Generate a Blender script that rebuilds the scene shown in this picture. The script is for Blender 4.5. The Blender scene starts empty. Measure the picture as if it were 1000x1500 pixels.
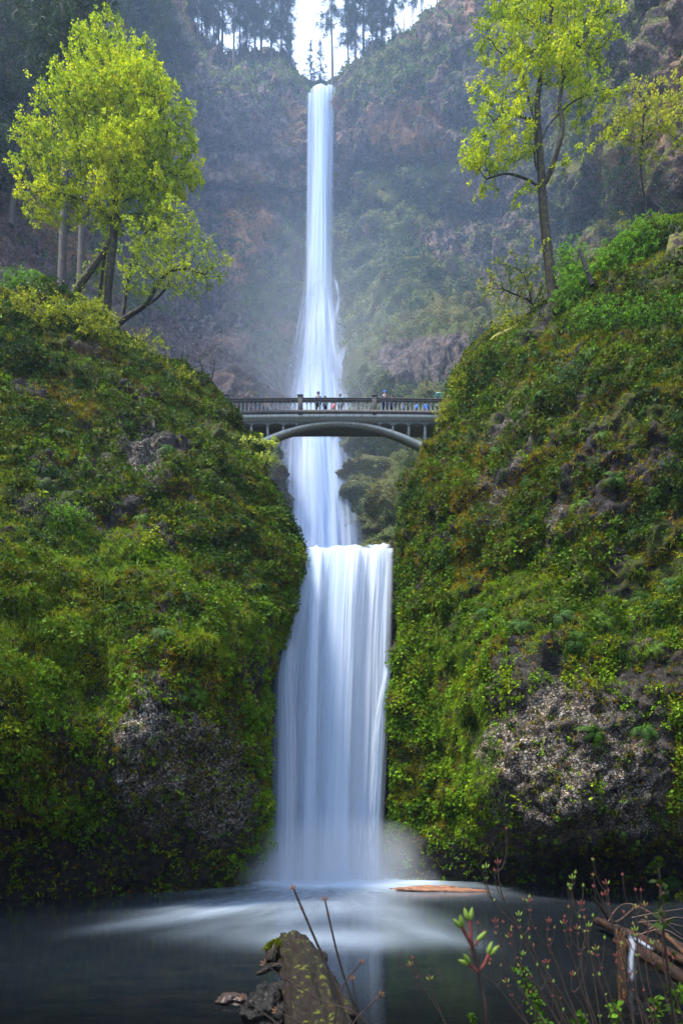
QUICK = False
EXPO = 1.25
HAZE = .00025
import bpy, math, random
import numpy as np
from mathutils import Vector, Matrix, Quaternion

R = np.random.default_rng(7)
random.seed(7)
C = bpy.context.scene.collection
HOR, CZ, F = 1200.0, 3.6, 1000.0      # horizon row, eye height, focal length in photo pixels

def W(px, py, Y):
    px, py, Y = np.broadcast_arrays(np.asarray(px, float), np.asarray(py, float), np.asarray(Y, float))
    return np.stack([(px-500)/F*Y, Y, CZ+(HOR-py)/F*Y], -1)
def PX(P):
    return 500+F*P[..., 0]/P[..., 1], HOR-F*(P[..., 2]-CZ)/P[..., 1]

# ------------------------------------------------------------------ noise
def _h(ix, iy, iz, seed):
    h = (ix.astype(np.int64)*374761393 + iy.astype(np.int64)*668265263 + iz.astype(np.int64)*2147483647 + seed*1274126177) & 0xffffffff
    h = ((h ^ (h >> 13))*1274126177) & 0xffffffff
    h = ((h ^ (h >> 16))*2246822519) & 0xffffffff
    return ((h ^ (h >> 15)) & 0xffffff)/float(0xffffff)
def vnoise(P, s=1.0, seed=0):
    p = P*s
    i = np.floor(p); f = p-i; f = f*f*f*(f*(f*6-15)+10)
    x, y, z = i[..., 0], i[..., 1], i[..., 2]
    fx, fy, fz = f[..., 0], f[..., 1], f[..., 2]
    def L(a, b, t): return a+(b-a)*t
    c = [_h(x+a, y+b, z+d, seed) for a in (0, 1) for b in (0, 1) for d in (0, 1)]
    return L(L(L(c[0], c[1], fz), L(c[2], c[3], fz), fy), L(L(c[4], c[5], fz), L(c[6], c[7], fz), fy), fx)*2-1
def fbm(P, s=1.0, o=4, seed=0, g=.5):
    r = 0; a = 1; t = 0
    for k in range(o):
        r = r+a*vnoise(P+k*17.3, s*2**k, seed+k*7); t += a; a *= g
    return r/t
def ridged(P, s=1.0, o=4, seed=0):
    r = 0; a = 1; t = 0
    for k in range(o):
        r = r+a*(1-2*np.abs(vnoise(P+k*11.1, s*2**k, seed+k*5))); t += a; a *= .5
    return r/t
def worley(P, s=1.0, seed=0):
    p = P*s; i = np.floor(p); f = p-i
    b1 = np.full(P.shape[:-1], 9.0); b2 = b1.copy(); rv = b1*0
    for a in (-1, 0, 1):
        for b in (-1, 0, 1):
            for c in (-1, 0, 1):
                x, y, z = i[..., 0]+a, i[..., 1]+b, i[..., 2]+c
                d = (a+_h(x, y, z, seed)-f[..., 0])**2+(b+_h(x, y, z, seed+1)-f[..., 1])**2+(c+_h(x, y, z, seed+2)-f[..., 2])**2
                m = d < b1
                b2 = np.where(m, b1, np.minimum(b2, d)); b1 = np.where(m, d, b1)
                rv = np.where(m, _h(x, y, z, seed+3), rv)
    return np.sqrt(b1), np.sqrt(b2), rv
def sstep(a, b, x):
    t = np.clip((x-a)/(b-a), 0, 1); return t*t*(3-2*t)
def lin(c): return tuple(((x/255)/12.92 if x/255 < .04045 else ((x/255+.055)/1.055)**2.4) for x in c)

# ------------------------------------------------------------------ mesh helpers
def mk(name, V, Q, mat=None, smooth=False, col=None, attrs=None, parent=None, tri=None, uv=None, corner=4):
    me = bpy.data.meshes.new(name)
    V = np.asarray(V, np.float32).reshape(-1, 3)
    Q = np.asarray(Q, np.int32).reshape(-1, corner)
    n = len(Q); nt = 0 if tri is None else len(tri)
    me.vertices.add(len(V)); me.vertices.foreach_set('co', V.ravel())
    L = Q.ravel(); st = np.arange(n)*corner
    if nt:
        L = np.concatenate([L, np.asarray(tri, np.int32).ravel()]); st = np.concatenate([st, n*corner+np.arange(nt)*3])
    me.loops.add(len(L)); me.loops.foreach_set('vertex_index', L.astype(np.int32))
    me.polygons.add(n+nt); me.polygons.foreach_set('loop_start', st.astype(np.int32))
    me.update(calc_edges=True)
    if smooth: me.polygons.foreach_set('use_smooth', np.ones(n+nt, bool))
    if col is not None:
        dom = 'FACE' if len(col) == n+nt and len(col) != len(V) else 'POINT'
        a = me.attributes.new('Col', 'FLOAT_COLOR', dom)
        cc = np.ones((len(col), 4), np.float32); cc[:, :3] = col; a.data.foreach_set('color', cc.ravel())
    for k, v in (attrs or {}).items():
        a = me.attributes.new(k, 'FLOAT', 'POINT'); a.data.foreach_set('value', np.asarray(v, np.float32).ravel())
    if uv is not None:
        u = me.uv_layers.new(name='UVMap'); u.data.foreach_set('uv', np.asarray(uv, np.float32)[L].ravel())
    if mat: me.materials.append(mat)
    o = bpy.data.objects.new(name, me); C.objects.link(o)
    if parent: o.parent = parent
    return o
def tag(o, label=None, cat=None, group=None, kind=None):
    if label: o['label'] = label
    if cat: o['category'] = cat
    if group: o['group'] = group
    if kind: o['kind'] = kind
    return o
def empty(name, loc, label, cat, group=None):
    o = bpy.data.objects.new(name, None); C.objects.link(o); o.location = [float(x) for x in loc]; o.empty_display_size = .1
    return tag(o, label, cat, group)
def part(name, V, Q, mat, root, **k):
    """a part of root: vertices given in world space"""
    V = np.asarray(V, float).reshape(-1, 3)
    base = np.array(root.location) if root.parent is None else np.array(root.parent.location)
    return mk(name, V-base, Q, mat, parent=root, **k)
def gridq(r, c):
    i = np.arange(r*c).reshape(r, c)
    return np.stack([i[:-1, :-1], i[:-1, 1:], i[1:, 1:], i[1:, :-1]], -1).reshape(-1, 4)
def catmull(A, n, axis):
    A = np.moveaxis(A, axis, 0); m = len(A)
    t = np.linspace(0, m-1, n); i = np.minimum(t.astype(int), m-2); f = t-i
    f = f.reshape((-1,)+(1,)*(A.ndim-1))
    g = lambda k: A[np.clip(i+k, 0, m-1)]
    p0, p1, p2, p3 = g(-1), g(0), g(1), g(2)
    r = .5*((2*p1)+(-p0+p2)*f+(2*p0-5*p1+4*p2-p3)*f*f+(-p0+3*p1-3*p2+p3)*f**3)
    return np.moveaxis(r, 0, axis)
def resample(A, n, axis):
    """even spacing along an axis, by mean arc length"""
    d = np.linalg.norm(np.diff(A, axis=axis), axis=-1).mean(axis=1-axis)
    s = np.concatenate([[0], np.cumsum(d)]); s /= s[-1]
    t = np.interp(np.linspace(0, 1, n), s, np.arange(len(s)))
    i = np.minimum(t.astype(int), A.shape[axis]-2); f = t-i
    sh = [1, 1, 1]; sh[axis] = n; f = f.reshape(sh)
    return np.take(A, i, axis)*(1-f)+np.take(A, i+1, axis)*f
def normals(P):
    a = np.gradient(P, axis=0); b = np.gradient(P, axis=1)
    n = np.cross(b, a); return n/(np.linalg.norm(n, axis=-1, keepdims=True)+1e-9)
def gauss(px, py, cx, cy, rx, ry, ang=0):
    a = math.radians(ang); dx, dy = px-cx, py-cy
    u = (dx*math.cos(a)+dy*math.sin(a))/rx; v = (-dx*math.sin(a)+dy*math.cos(a))/ry
    return np.exp(-(u*u+v*v))

# ------------------------------------------------------------------ materials
def newmat(name):
    m = bpy.data.materials.new(name); m.use_nodes = True
    nt = m.node_tree; nt.nodes.clear()
    return m, nt
def N(nt, t, **k):
    n = nt.nodes.new(t)
    for a, b in k.items():
        if a == 'op': n.operation = b
        elif a.startswith('i_'):
            key = a[2:]; key = int(key) if key.isdigit() else key.replace('_', ' ')
            n.inputs[key].default_value = b
        else: setattr(n, a, b)
    return n
def ramp(nt, fac, stops):
    r = nt.nodes.new('ShaderNodeValToRGB'); e = r.color_ramp.elements
    while len(e) < len(stops): e.new(.5)
    for k, (p, c) in enumerate(stops):
        e[k].position = p; e[k].color = (c, c, c, 1) if isinstance(c, (int, float)) else (*c, 1)
    nt.links.new(fac, r.inputs[0]); return r.outputs[0]
def mixc(nt, f, a, b, bt='MIX'):
    m = nt.nodes.new('ShaderNodeMix'); m.data_type = 'RGBA'; m.blend_type = bt
    for s, v in ((m.inputs[0], f), (m.inputs[6], a), (m.inputs[7], b)):
        if hasattr(v, 'links'): nt.links.new(v, s)
        else: s.default_value = v if isinstance(v, float) else (*v, 1)
    return m.outputs[2]
def mth(nt, op, a, b=None, c=None):
    m = nt.nodes.new('ShaderNodeMath'); m.operation = op
    for i, v in enumerate((a, b, c)):
        if v is None: continue
        if hasattr(v, 'links'): nt.links.new(v, m.inputs[i])
        else: m.inputs[i].default_value = v
    return m.outputs[0]
def noise(nt, vec, sc, det=6, ro=.6, dist=0):
    n = N(nt, 'ShaderNodeTexNoise', i_Scale=sc, i_Detail=det, i_Roughness=ro, i_Distortion=dist)
    if vec: nt.links.new(vec, n.inputs['Vector'])
    return n.outputs['Fac']
def coords(nt, scale=None):
    t = N(nt, 'ShaderNodeTexCoord').outputs['Object']
    if scale:
        m = N(nt, 'ShaderNodeMapping'); m.inputs['Scale'].default_value = scale; nt.links.new(t, m.inputs[0]); return m.outputs[0]
    return t
def bump(nt, h, dist, st=1.0):
    b = N(nt, 'ShaderNodeBump', i_Strength=st, i_Distance=dist); nt.links.new(h, b.inputs['Height']); return b.outputs[0]
def out(nt, s, vol=None):
    o = N(nt, 'ShaderNodeOutputMaterial')
    if s: nt.links.new(s, o.inputs[0])
    if vol: nt.links.new(vol, o.inputs[1])
def pbsdf(nt, col, rough=.8, normal=None, spec=.3):
    p = N(nt, 'ShaderNodeBsdfPrincipled', i_Roughness=rough)
    p.inputs['Specular IOR Level'].default_value = spec
    if hasattr(col, 'links'): nt.links.new(col, p.inputs[0])
    else: p.inputs[0].default_value = (*col, 1)
    if normal: nt.links.new(normal, p.inputs['Normal'])
    return p
def attr(nt, name, fac=True):
    a = N(nt, 'ShaderNodeAttribute', attribute_name=name); return a.outputs['Fac' if fac else 'Color']

def leaf_mat(name, trans=.35, rough=.6, spec=.14, gain=1.0):
    m, nt = newmat(name)
    c = attr(nt, 'Col', False)
    v = noise(nt, coords(nt), 3.0, 3)
    c2 = mixc(nt, 1.0, c, ramp(nt, v, [(.3, .7*gain), (.7, 1.25*gain)]), 'MULTIPLY')
    p = pbsdf(nt, c2, rough, None, spec)
    t = N(nt, 'ShaderNodeBsdfTranslucent'); nt.links.new(mixc(nt, 1.0, c2, (1.25, 1.2, .6), 'MULTIPLY'), t.inputs[0])
    x = N(nt, 'ShaderNodeMixShader', i_0=trans); nt.links.new(p.outputs[0], x.inputs[1]); nt.links.new(t.outputs[0], x.inputs[2])
    out(nt, x.outputs[0]); return m
def rock_mat(name, c0, c1, c2, mg, pale=(.36, .34, .31), sc=1.0, bd=.15, ochre=(.42, .24, .09)):
    m, nt = newmat(name); co = coords(nt)
    n1 = noise(nt, co, .5*sc, 8, .65); n2 = noise(nt, co, 4*sc, 8, .7); n3 = noise(nt, co, 14*sc, 5, .7)
    base = ramp(nt, n2, [(.32, c0), (.5, c1), (.66, c2)])
    base = mixc(nt, ramp(nt, n1, [(.42, 0.), (.62, .6)]), base, tuple(x*y for x, y in zip(c1, (1.25, .92, .78))))
    ws = N(nt, 'ShaderNodeTexNoise', i_Scale=3.0*sc, i_Detail=3.0); nt.links.new(co, ws.inputs['Vector']); wa = N(nt, 'ShaderNodeMix', data_type='VECTOR'); wa.inputs[0].default_value = .42; nt.links.new(co, wa.inputs[4]); wb = N(nt, 'ShaderNodeVectorMath', operation='ADD'); nt.links.new(ws.outputs['Color'], wb.inputs[0]); nt.links.new(co, wb.inputs[1]); nt.links.new(wb.outputs[0], wa.inputs[5])
    vo = N(nt, 'ShaderNodeTexVoronoi', i_Scale=6.5*sc); nt.links.new(wa.outputs[1], vo.inputs[0])
    vd = N(nt, 'ShaderNodeTexVoronoi', feature='DISTANCE_TO_EDGE', i_Scale=6.5*sc); nt.links.new(wa.outputs[1], vd.inputs[0])
    cell = N(nt, 'ShaderNodeSeparateColor'); nt.links.new(vo.outputs['Color'], cell.inputs[0])
    dots = mth(nt, 'MULTIPLY', ramp(nt, cell.outputs[0], [(.05, 0.), (.5, 1.)]), ramp(nt, vd.outputs['Distance'], [(.0, .15), (.22, 1.)]))
    pm = mth(nt, 'MULTIPLY', mth(nt, 'MULTIPLY', attr(nt, 'pale'), dots), ramp(nt, n3, [(.40, 0.), (.54, 1.)]))
    pc = mixc(nt, cell.outputs[1], pale, tuple(x*y for x, y in zip(pale, (.95, .78, .6))))
    base = mixc(nt, pm, base, pc)
    base = mixc(nt, mth(nt, 'MULTIPLY', attr(nt, 'ochre'), ramp(nt, n2, [(.35, .2), (.6, 1.)])), base, ochre)
    mn = mth(nt, 'ADD', attr(nt, 'moss'), mth(nt, 'MULTIPLY', mth(nt, 'SUBTRACT', n2, .5), 1.6))
    mossc = ramp(nt, n3, [(.3, mg[0]), (.5, mg[1]), (.7, mg[2])])
    mossc = mixc(nt, ramp(nt, n1, [(.4, 0.), (.65, .8)]), mossc, mg[3])
    base = mixc(nt, ramp(nt, mn, [(.38, 0.), (.58, 1.)]), base, mossc)
    h = mth(nt, 'ADD', n2, mth(nt, 'MULTIPLY', n3, .5))
    h = mth(nt, 'ADD', h, mth(nt, 'MULTIPLY', attr(nt, 'pale'), mth(nt, 'MULTIPLY', ramp(nt, vd.outputs['Distance'], [(0., 0.), (.2, 1.)]), .8)))
    wet = attr(nt, 'wet')
    base = mixc(nt, mth(nt, 'MULTIPLY', wet, .6), base, mixc(nt, 1.0, base, (.35, .38, .42), 'MULTIPLY'))
    p = pbsdf(nt, base, .75, bump(nt, h, bd), .18)
    nt.links.new(mth(nt, 'SUBTRACT', .8, mth(nt, 'MULTIPLY', wet, .45)), p.inputs['Roughness'])
    out(nt, p.outputs[0]); return m
def bark_mat(name, a, b, moss=(.11, .13, .02), mamt=.5, sc=3.0):
    m, nt = newmat(name); co = coords(nt, (1, 1, .25))
    n = noise(nt, co, sc*3, 8, .7); n2 = noise(nt, coords(nt), 1.3*sc, 5)
    c = ramp(nt, n, [(.35, a), (.62, b)])
    c = mixc(nt, ramp(nt, n2, [(.62-mamt*.35, 0.), (.72-mamt*.3, 1.)]), c, moss)
    out(nt, pbsdf(nt, c, .85, bump(nt, n, .05), .25).outputs[0]); return m
def plain(name, c, rough=.7, var=.25, sc=4.0, bd=.01, metallic=0):
    m, nt = newmat(name); n = noise(nt, coords(nt), sc, 6, .65)
    col = ramp(nt, n, [(.3, tuple(x*(1-var) for x in c)), (.7, tuple(min(1, x*(1+var)) for x in c))])
    p = pbsdf(nt, col, rough, bump(nt, n, bd)); p.inputs['Metallic'].default_value = metallic
    out(nt, p.outputs[0]); return m

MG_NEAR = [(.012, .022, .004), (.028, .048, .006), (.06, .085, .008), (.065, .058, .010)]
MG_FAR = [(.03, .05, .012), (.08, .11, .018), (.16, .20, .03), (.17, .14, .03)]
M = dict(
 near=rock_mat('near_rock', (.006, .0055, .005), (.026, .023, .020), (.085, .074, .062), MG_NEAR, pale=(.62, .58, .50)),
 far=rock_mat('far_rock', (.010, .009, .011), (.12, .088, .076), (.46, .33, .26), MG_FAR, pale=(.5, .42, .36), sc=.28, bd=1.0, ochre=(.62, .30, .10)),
 leaf=leaf_mat('leaf', gain=.84), leafy=leaf_mat('tree_leaf', .45, .55, .12), moss=leaf_mat('moss_tuft', .2, .9, .1),
 farleaf=leaf_mat('far_foliage', .3, .7, .2), needle=leaf_mat('needles', .2, .7, .15), twig=plain('twig', (.09, .06, .045), .8),
 bark=bark_mat('mossy_bark', (.007, .0055, .004), (.034, .026, .019), (.055, .055, .008), .32), barkc=bark_mat('conifer_bark', (.03, .024, .02), (.06, .05, .042), mamt=.1),
 bud_g=plain('green_bud', (.16, .24, .03), .45, .3, 200, .0005), bud_r=plain('red_bud_stalk', (.17, .045, .035), .5, .3, 100, .0005),
 stem=plain('stem_bark', (.035, .024, .018), .6, .4, 60, .0008), bud_b=plain('brown_bud', (.22, .10, .045), .5, .3, 100, .0005),
)
# ------------------------------------------------------------------ camera, sky, light, air
sc = bpy.context.scene
cam = bpy.data.cameras.new('camera'); co = bpy.data.objects.new('camera', cam); C.objects.link(co)
co.location = (0, 0, CZ); co.rotation_euler = (math.radians(90), 0, 0)
cam.sensor_fit = 'HORIZONTAL'; cam.sensor_width = 24; cam.lens = 24; cam.shift_y = .45
cam.clip_start = .05; cam.clip_end = 3000
cam.dof.use_dof = True; cam.dof.focus_distance = 45; cam.dof.aperture_fstop = 9
sc.camera = co
SUN_EL, SUN_AZ = 62, -112          # high sun to the left, behind the viewer; azimuth measured from +Y towards +X
w = bpy.data.worlds.new('World'); sc.world = w; w.use_nodes = True
nt = w.node_tree; nt.nodes.clear()
sky = N(nt, 'ShaderNodeTexSky', sky_type='NISHITA', sun_disc=False); sky.sun_elevation = math.radians(SUN_EL); sky.sun_rotation = math.radians(SUN_AZ)
sky.air_density = 1.0; sky.dust_density = 3.0
g = N(nt, 'ShaderNodeTexCoord'); cn = noise(nt, g.outputs['Generated'], 2.2, 7, .6)
cloud = mixc(nt, ramp(nt, cn, [(.25, .75), (.6, .95)]), sky.outputs[0], (6.8, 8.5, 12.2))
bg = N(nt, 'ShaderNodeBackground', i_Strength=.115); nt.links.new(cloud, bg.inputs[0])
o_ = N(nt, 'ShaderNodeOutputWorld'); nt.links.new(bg.outputs[0], o_.inputs[0])
sl = bpy.data.lights.new('sun', 'SUN'); sl.energy = 3.9; sl.angle = math.radians(11); sl.color = (1, .94, .84)
so = bpy.data.objects.new('sun', sl); C.objects.link(so)
d = Vector((math.sin(math.radians(SUN_AZ))*math.cos(math.radians(SUN_EL)), math.cos(math.radians(SUN_AZ))*math.cos(math.radians(SUN_EL)), math.sin(math.radians(SUN_EL))))
so.rotation_euler = d.to_track_quat('Z', 'Y').to_euler(); so.location = (0, 0, 260)
sc.view_settings.view_transform = 'Standard'; sc.view_settings.look = 'None'; sc.view_settings.exposure = EXPO; sc.view_settings.gamma = 1
sc.render.engine = 'CYCLES'; cy = sc.cycles
cy.max_bounces = 6; cy.diffuse_bounces = 3; cy.glossy_bounces = 2; cy.transmission_bounces = 3; cy.transparent_max_bounces = 10; cy.volume_bounces = 2
cy.use_denoising = True; cy.sample_clamp_indirect = 6; cy.caustics_reflective = False; cy.caustics_refractive = False

def vol_box(name, lo, hi, mat, label):
    V = np.array([(x, y, z) for x in (lo[0], hi[0]) for y in (lo[1], hi[1]) for z in (lo[2], hi[2])])
    o = mk(name, V, [(0, 1, 3, 2), (4, 6, 7, 5), (0, 4, 5, 1), (2, 3, 7, 6), (0, 2, 6, 4), (1, 5, 7, 3)], mat)
    return tag(o, label, 'haze', kind='stuff')
m, nt = newmat('haze_air')
v = N(nt, 'ShaderNodeVolumePrincipled', i_Density=HAZE, i_Anisotropy=.3); v.inputs['Color'].default_value = (.55, .74, 1, 1)
out(nt, None, v.outputs[0])
if HAZE > 0: vol_box('haze', (-190, -45, -4), (190, 260, 262), m, 'thin blue mist filling the air of the whole gorge')

# ------------------------------------------------------------------ the cliffs
def cliff(name, net, nr, nc, disp, masks, mat, label):
    """net: rows of world points; returns grid, normals, masks"""
    A = np.array(net, float)
    A = catmull(catmull(A, 60, 0), 60, 1)
    A = resample(resample(A, nr, 0), nc, 1)
    n = normals(A)
    A = A+n*disp(A)[..., None]
    n = normals(A)
    px, py = PX(A)
    at = masks(A, n, px, py)
    o = mk(name, A, gridq(nr, nc), mat, True, attrs=at)
    tag(o, label, 'cliff', kind='structure')
    return A, n, at, px, py, o

def pts(row): return [tuple(W(*p)) for p in row]
# left wall of the lower gorge: columns run from the camera side towards the fall, then back behind its edge
NL = []
def rowL(*p, b1=None, b2=None, off=None):
    p = [(x-(10 if k_ == len(p)-1 and y > 840 else 0), y, d_) for k_, (x, y, d_) in enumerate(p)]
    q = pts(p)
    e = np.array(q[-1])
    a = np.array(q[0])
    o1 = a+np.array([-4, -1.2, 0.]); o2 = o1+np.array([-6, -4, 2.]); o3 = o2+np.array([-4, -16, 7.]); o4 = o3+np.array([1, -22, 7.])  # off-frame columns, extended and raised past the viewer to shade the pool
    NL.append([tuple(o4), tuple(o3), tuple(o2), tuple(o1)]+q+[tuple(e+np.array([-.8, 3.0, .0])), tuple(e+np.array([-2.5, 9, 1.5])), tuple(e+np.array([-8, 22, 5.]))])
rowL((0, 1345, 30.4), (70, 1345, 31), (140, 1340, 31.8), (210, 1336, 33), (290, 1330, 35), (350, 1322, 36.5), (390, 1312, 39.5))
rowL((0, 1318, 30.4), (70, 1316, 31), (140, 1313, 31.8), (210, 1308, 33.2), (290, 1302, 35.2), (350, 1297, 37), (390, 1290, 40))
rowL((0, 1230, 30), (70, 1230, 30.6), (140, 1235, 31.4), (210, 1230, 32.4), (290, 1225, 34.2), (350, 1220, 36), (393, 1220, 39.5))
rowL((0, 1130, 26), (70, 1130, 26.6), (140, 1125, 27.8), (210, 1110, 27.8), (290, 1120, 30), (350, 1120, 34.4), (398, 1120, 39))
rowL((0, 1020, 25.6), (70, 1020, 26.6), (140, 1010, 28), (210, 1000, 27.6), (290, 1000, 29), (355, 1010, 33.2), (400, 1020, 38.8))
rowL((0, 930, 26.4), (70, 930, 27.4), (140, 930, 28.6), (210, 925, 28.8), (290, 920, 30), (365, 920, 34), (408, 930, 39.2))
rowL((0, 850, 28.6), (70, 850, 30), (140, 855, 32), (220, 860, 32.6), (300, 865, 33.8), (380, 870, 37.4), (424, 870, 41))
rowL((0, 770, 32), (70, 775, 33.5), (140, 780, 35), (220, 785, 36), (300, 785, 37.4), (380, 790, 40), (437, 810, 42.6))
rowL((0, 690, 35.4), (70, 695, 36.6), (130, 695, 37.6), (210, 700, 38.6), (280, 700, 40), (350, 710, 42), (400, 730, 44.2))
rowL((0, 600, 38.4), (65, 605, 39.4), (120, 610, 40.2), (190, 620, 41.2), (250, 630, 42.8), (310, 640, 45), (352, 655, 47))
rowL((0, 520, 41), (60, 525, 41.8), (110, 530, 42.4), (170, 550, 43.6), (220, 575, 45), (280, 597, 47), (328, 606, 48.8))
rowL((0, 458, 43.6), (55, 462, 44.2), (100, 468, 45), (150, 495, 46), (200, 530, 47), (260, 570, 48.4), (314, 598, 50))
rowL((0, 440, 47), (50, 446, 47.6), (95, 455, 48.4), (140, 485, 49.5), (190, 522, 50.6), (250, 562, 51.8), (308, 592, 53))
NL.append([tuple(np.array(p)+np.array([0, 12, 2.0])) for p in NL[-1]])
NR = []
def rowR(*p):
    p = [(x+(14 if k_ == 0 else 7 if k_ == 1 else 0)+(8 if k_ < 2 and 560 < y < 700 else 0), y, d_) for k_, (x, y, d_) in enumerate(p)]
    q = pts(p); e = np.array(q[0]); a = np.array(q[-1])
    NR.append([tuple(e+np.array([9, 22, 5.])), tuple(e+np.array([2.5, 9, 1.5])), tuple(e+np.array([.8, 3, 0]))]+q+[tuple(a+np.array(v_)) for v_ in ([4, -1.2, 0.], [10, -5, 2.], [14, -21, 7.], [13, -43, 14.])])  # last columns lie off frame, carried past the viewer to block skylight
rowR((560, 1312, 40.6), (640, 1315, 39.5), (700, 1320, 38), (760, 1324, 36.5), (830, 1326, 35.4), (890, 1330, 34), (950, 1335, 33), (1010, 1345, 31))
rowR((560, 1286, 41.4), (640, 1290, 40.4), (700, 1296, 39), (760, 1300, 37.6), (830, 1302, 36.4), (890, 1305, 35), (950, 1310, 34), (1010, 1318, 32))
rowR((561, 1240, 41), (640, 1240, 40), (700, 1240, 38.6), (760, 1245, 37), (830, 1250, 35.8), (890, 1250, 34.8), (950, 1262, 33.4), (1010, 1265, 32))
rowR((563, 1160, 40.8), (640, 1160, 39.4), (695, 1170, 36.6), (745, 1180, 31.6), (830, 1200, 29.8), (890, 1200, 29.6), (950, 1195, 29.8), (1010, 1210, 30.4))
rowR((566, 1070, 40.8), (635, 1070, 39.2), (690, 1070, 35.4), (745, 1080, 31), (830, 1090, 29.4), (890, 1090, 29.2), (950, 1090, 29.6), (1010, 1090, 29.4))
rowR((570, 980, 40.9), (632, 980, 38.8), (690, 970, 35.6), (745, 970, 32.2), (830, 975, 30.6), (890, 975, 30.2), (950, 975, 30.2), (1010, 975, 29.8))
rowR((573, 890, 41.4), (630, 890, 39), (685, 890, 37), (745, 885, 35.4), (830, 880, 33.6), (890, 880, 32.8), (950, 880, 32.2), (1010, 880, 31.4))
rowR((579, 800, 42.8), (630, 800, 40.4), (685, 800, 38.4), (750, 795, 36.8), (830, 790, 35), (890, 785, 34), (950, 780, 33.2), (1010, 780, 32.4))
rowR((594, 715, 45), (640, 710, 42.4), (690, 700, 40.4), (755, 690, 38.6), (830, 680, 36.8), (890, 675, 35.6), (950, 670, 34.6), (1010, 670, 33.6))
rowR((626, 650, 47.4), (660, 640, 44.8), (700, 625, 42.4), (760, 605, 40.4), (830, 590, 38.6), (890, 575, 37.4), (950, 560, 36.2), (1010, 555, 35))
rowR((646, 600, 49), (670, 575, 47), (705, 555, 44.4), (765, 530, 42.2), (830, 500, 40.6), (890, 475, 39.6), (950, 455, 38.4), (1010, 450, 37.2))
rowR((652, 578, 51), (676, 542, 49), (712, 515, 46.6), (768, 480, 44.4), (830, 444, 43), (888, 395, 42), (950, 365, 41), (1010, 355, 40))
rowR((656, 572, 54), (682, 535, 52), (718, 508, 49.6), (772, 472, 47.6), (832, 434, 46.6), (884, 384, 45.6), (945, 350, 44.6), (1010, 336, 43.6))
NR.append([tuple(np.array(p)+np.array([0, 12, 3.0])) for p in NR[-1]])

PALE_L = [(1., 210, 1050, 45, 80), (1.2, 265, 1120, 80, 80), (1.1, 320, 1110, 55, 75), (.8, 200, 1160, 50, 50), (.7, 330, 1190, 50, 40), (.7, 205, 690, 45, 35), (.6, 255, 935, 22, 18), (.6, 290, 760, 30, 40), (.7, 215, 640, 30, 30)]
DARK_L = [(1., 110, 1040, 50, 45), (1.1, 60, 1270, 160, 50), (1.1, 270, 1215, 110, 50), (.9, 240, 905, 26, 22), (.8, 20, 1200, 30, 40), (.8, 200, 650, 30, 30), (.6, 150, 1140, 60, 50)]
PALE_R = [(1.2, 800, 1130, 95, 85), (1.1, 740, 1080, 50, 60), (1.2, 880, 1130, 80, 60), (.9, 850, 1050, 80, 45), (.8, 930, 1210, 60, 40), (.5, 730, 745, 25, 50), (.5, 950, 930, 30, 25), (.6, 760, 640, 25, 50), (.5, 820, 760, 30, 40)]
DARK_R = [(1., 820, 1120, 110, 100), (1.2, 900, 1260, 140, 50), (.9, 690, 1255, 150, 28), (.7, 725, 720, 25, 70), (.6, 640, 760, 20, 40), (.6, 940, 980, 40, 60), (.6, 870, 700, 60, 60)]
for L_ in (NL, NR): L_.insert(0, [(x, y-.4, z-2.6) for x, y, z in L_[0]])
def cushion(P): return worley(P*np.array([1, 1, .75])+.3*vnoise(P, 1.1, 45)[..., None], .95, 44)[0]
def disp_near(P):
    Q = P*np.array([1, 1, .8])
    d = fbm(Q, .22, 3, 3)*.75+ridged(Q, .6, 4, 9)*.38
    f1, f2, rv = worley(Q+.25*vnoise(Q, 1.5, 5)[..., None], 1.3, 11)
    d = d+(rv-.5)*.34+np.minimum(f2-f1, .25)*.55+.36*(.7-cushion(P))
    px, py = PX(P); f1, f2, rv = worley(Q, 3.4, 12)
    pz = np.clip(blob(px, py, PALE_L)+blob(px, py, PALE_R), 0, 1)
    t_ = P[..., 2]/3.4+1.5*fbm(P*np.array([1, 1, .4]), .13, 3, 18); fr = t_-np.floor(t_)
    d = d+.5*(1-fr)*sstep(0, .12, fr)*sstep(-.25, .3, fbm(P, .12, 2, 19))-.2
    d = d+ridged(P*np.array([1, 1, .28]), .9, 3, 15)*.46*sstep(-.2, .3, fbm(P, .15, 2, 16)+.15)
    return d+fbm(Q, 1.6, 4, 21)*.32+pz*(.10-.22*f1)
def blob(px, py, L): return np.clip(sum(a*gauss(px, py, *q) for a, *q in L), 0, 1.3)
def bareness(A): return sstep(.16, .34, fbm(A*np.array([1, 1, .6]), .45, 4, 77))
def masks_near(PL, DL, side):
    def f(A, n, px, py):
        pale = blob(px, py, PL)*np.clip(.7+.8*fbm(A, .8, 3, 31), 0, 1.2)
        dark = blob(px, py, DL)
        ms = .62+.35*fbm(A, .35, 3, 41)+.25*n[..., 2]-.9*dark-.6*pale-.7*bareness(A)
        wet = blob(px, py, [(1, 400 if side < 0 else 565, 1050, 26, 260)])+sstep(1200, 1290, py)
        return dict(pale=np.clip(pale, 0, 1), moss=np.clip(ms, -.5, 1), ochre=np.clip(fbm(A, .5, 2, 51)-.55, 0, .3), wet=np.clip(wet, 0, 1))
    return f
ZR = 1 if not QUICK else 2
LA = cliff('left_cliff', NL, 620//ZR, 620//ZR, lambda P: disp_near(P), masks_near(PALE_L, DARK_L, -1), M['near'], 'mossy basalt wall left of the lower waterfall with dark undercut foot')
RA = cliff('right_cliff', NR, 620//ZR, 620//ZR, lambda P: disp_near(P), masks_near(PALE_R, DARK_R, 1), M['near'], 'mossy basalt wall right of the lower waterfall with a pale lichened bulge')

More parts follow.
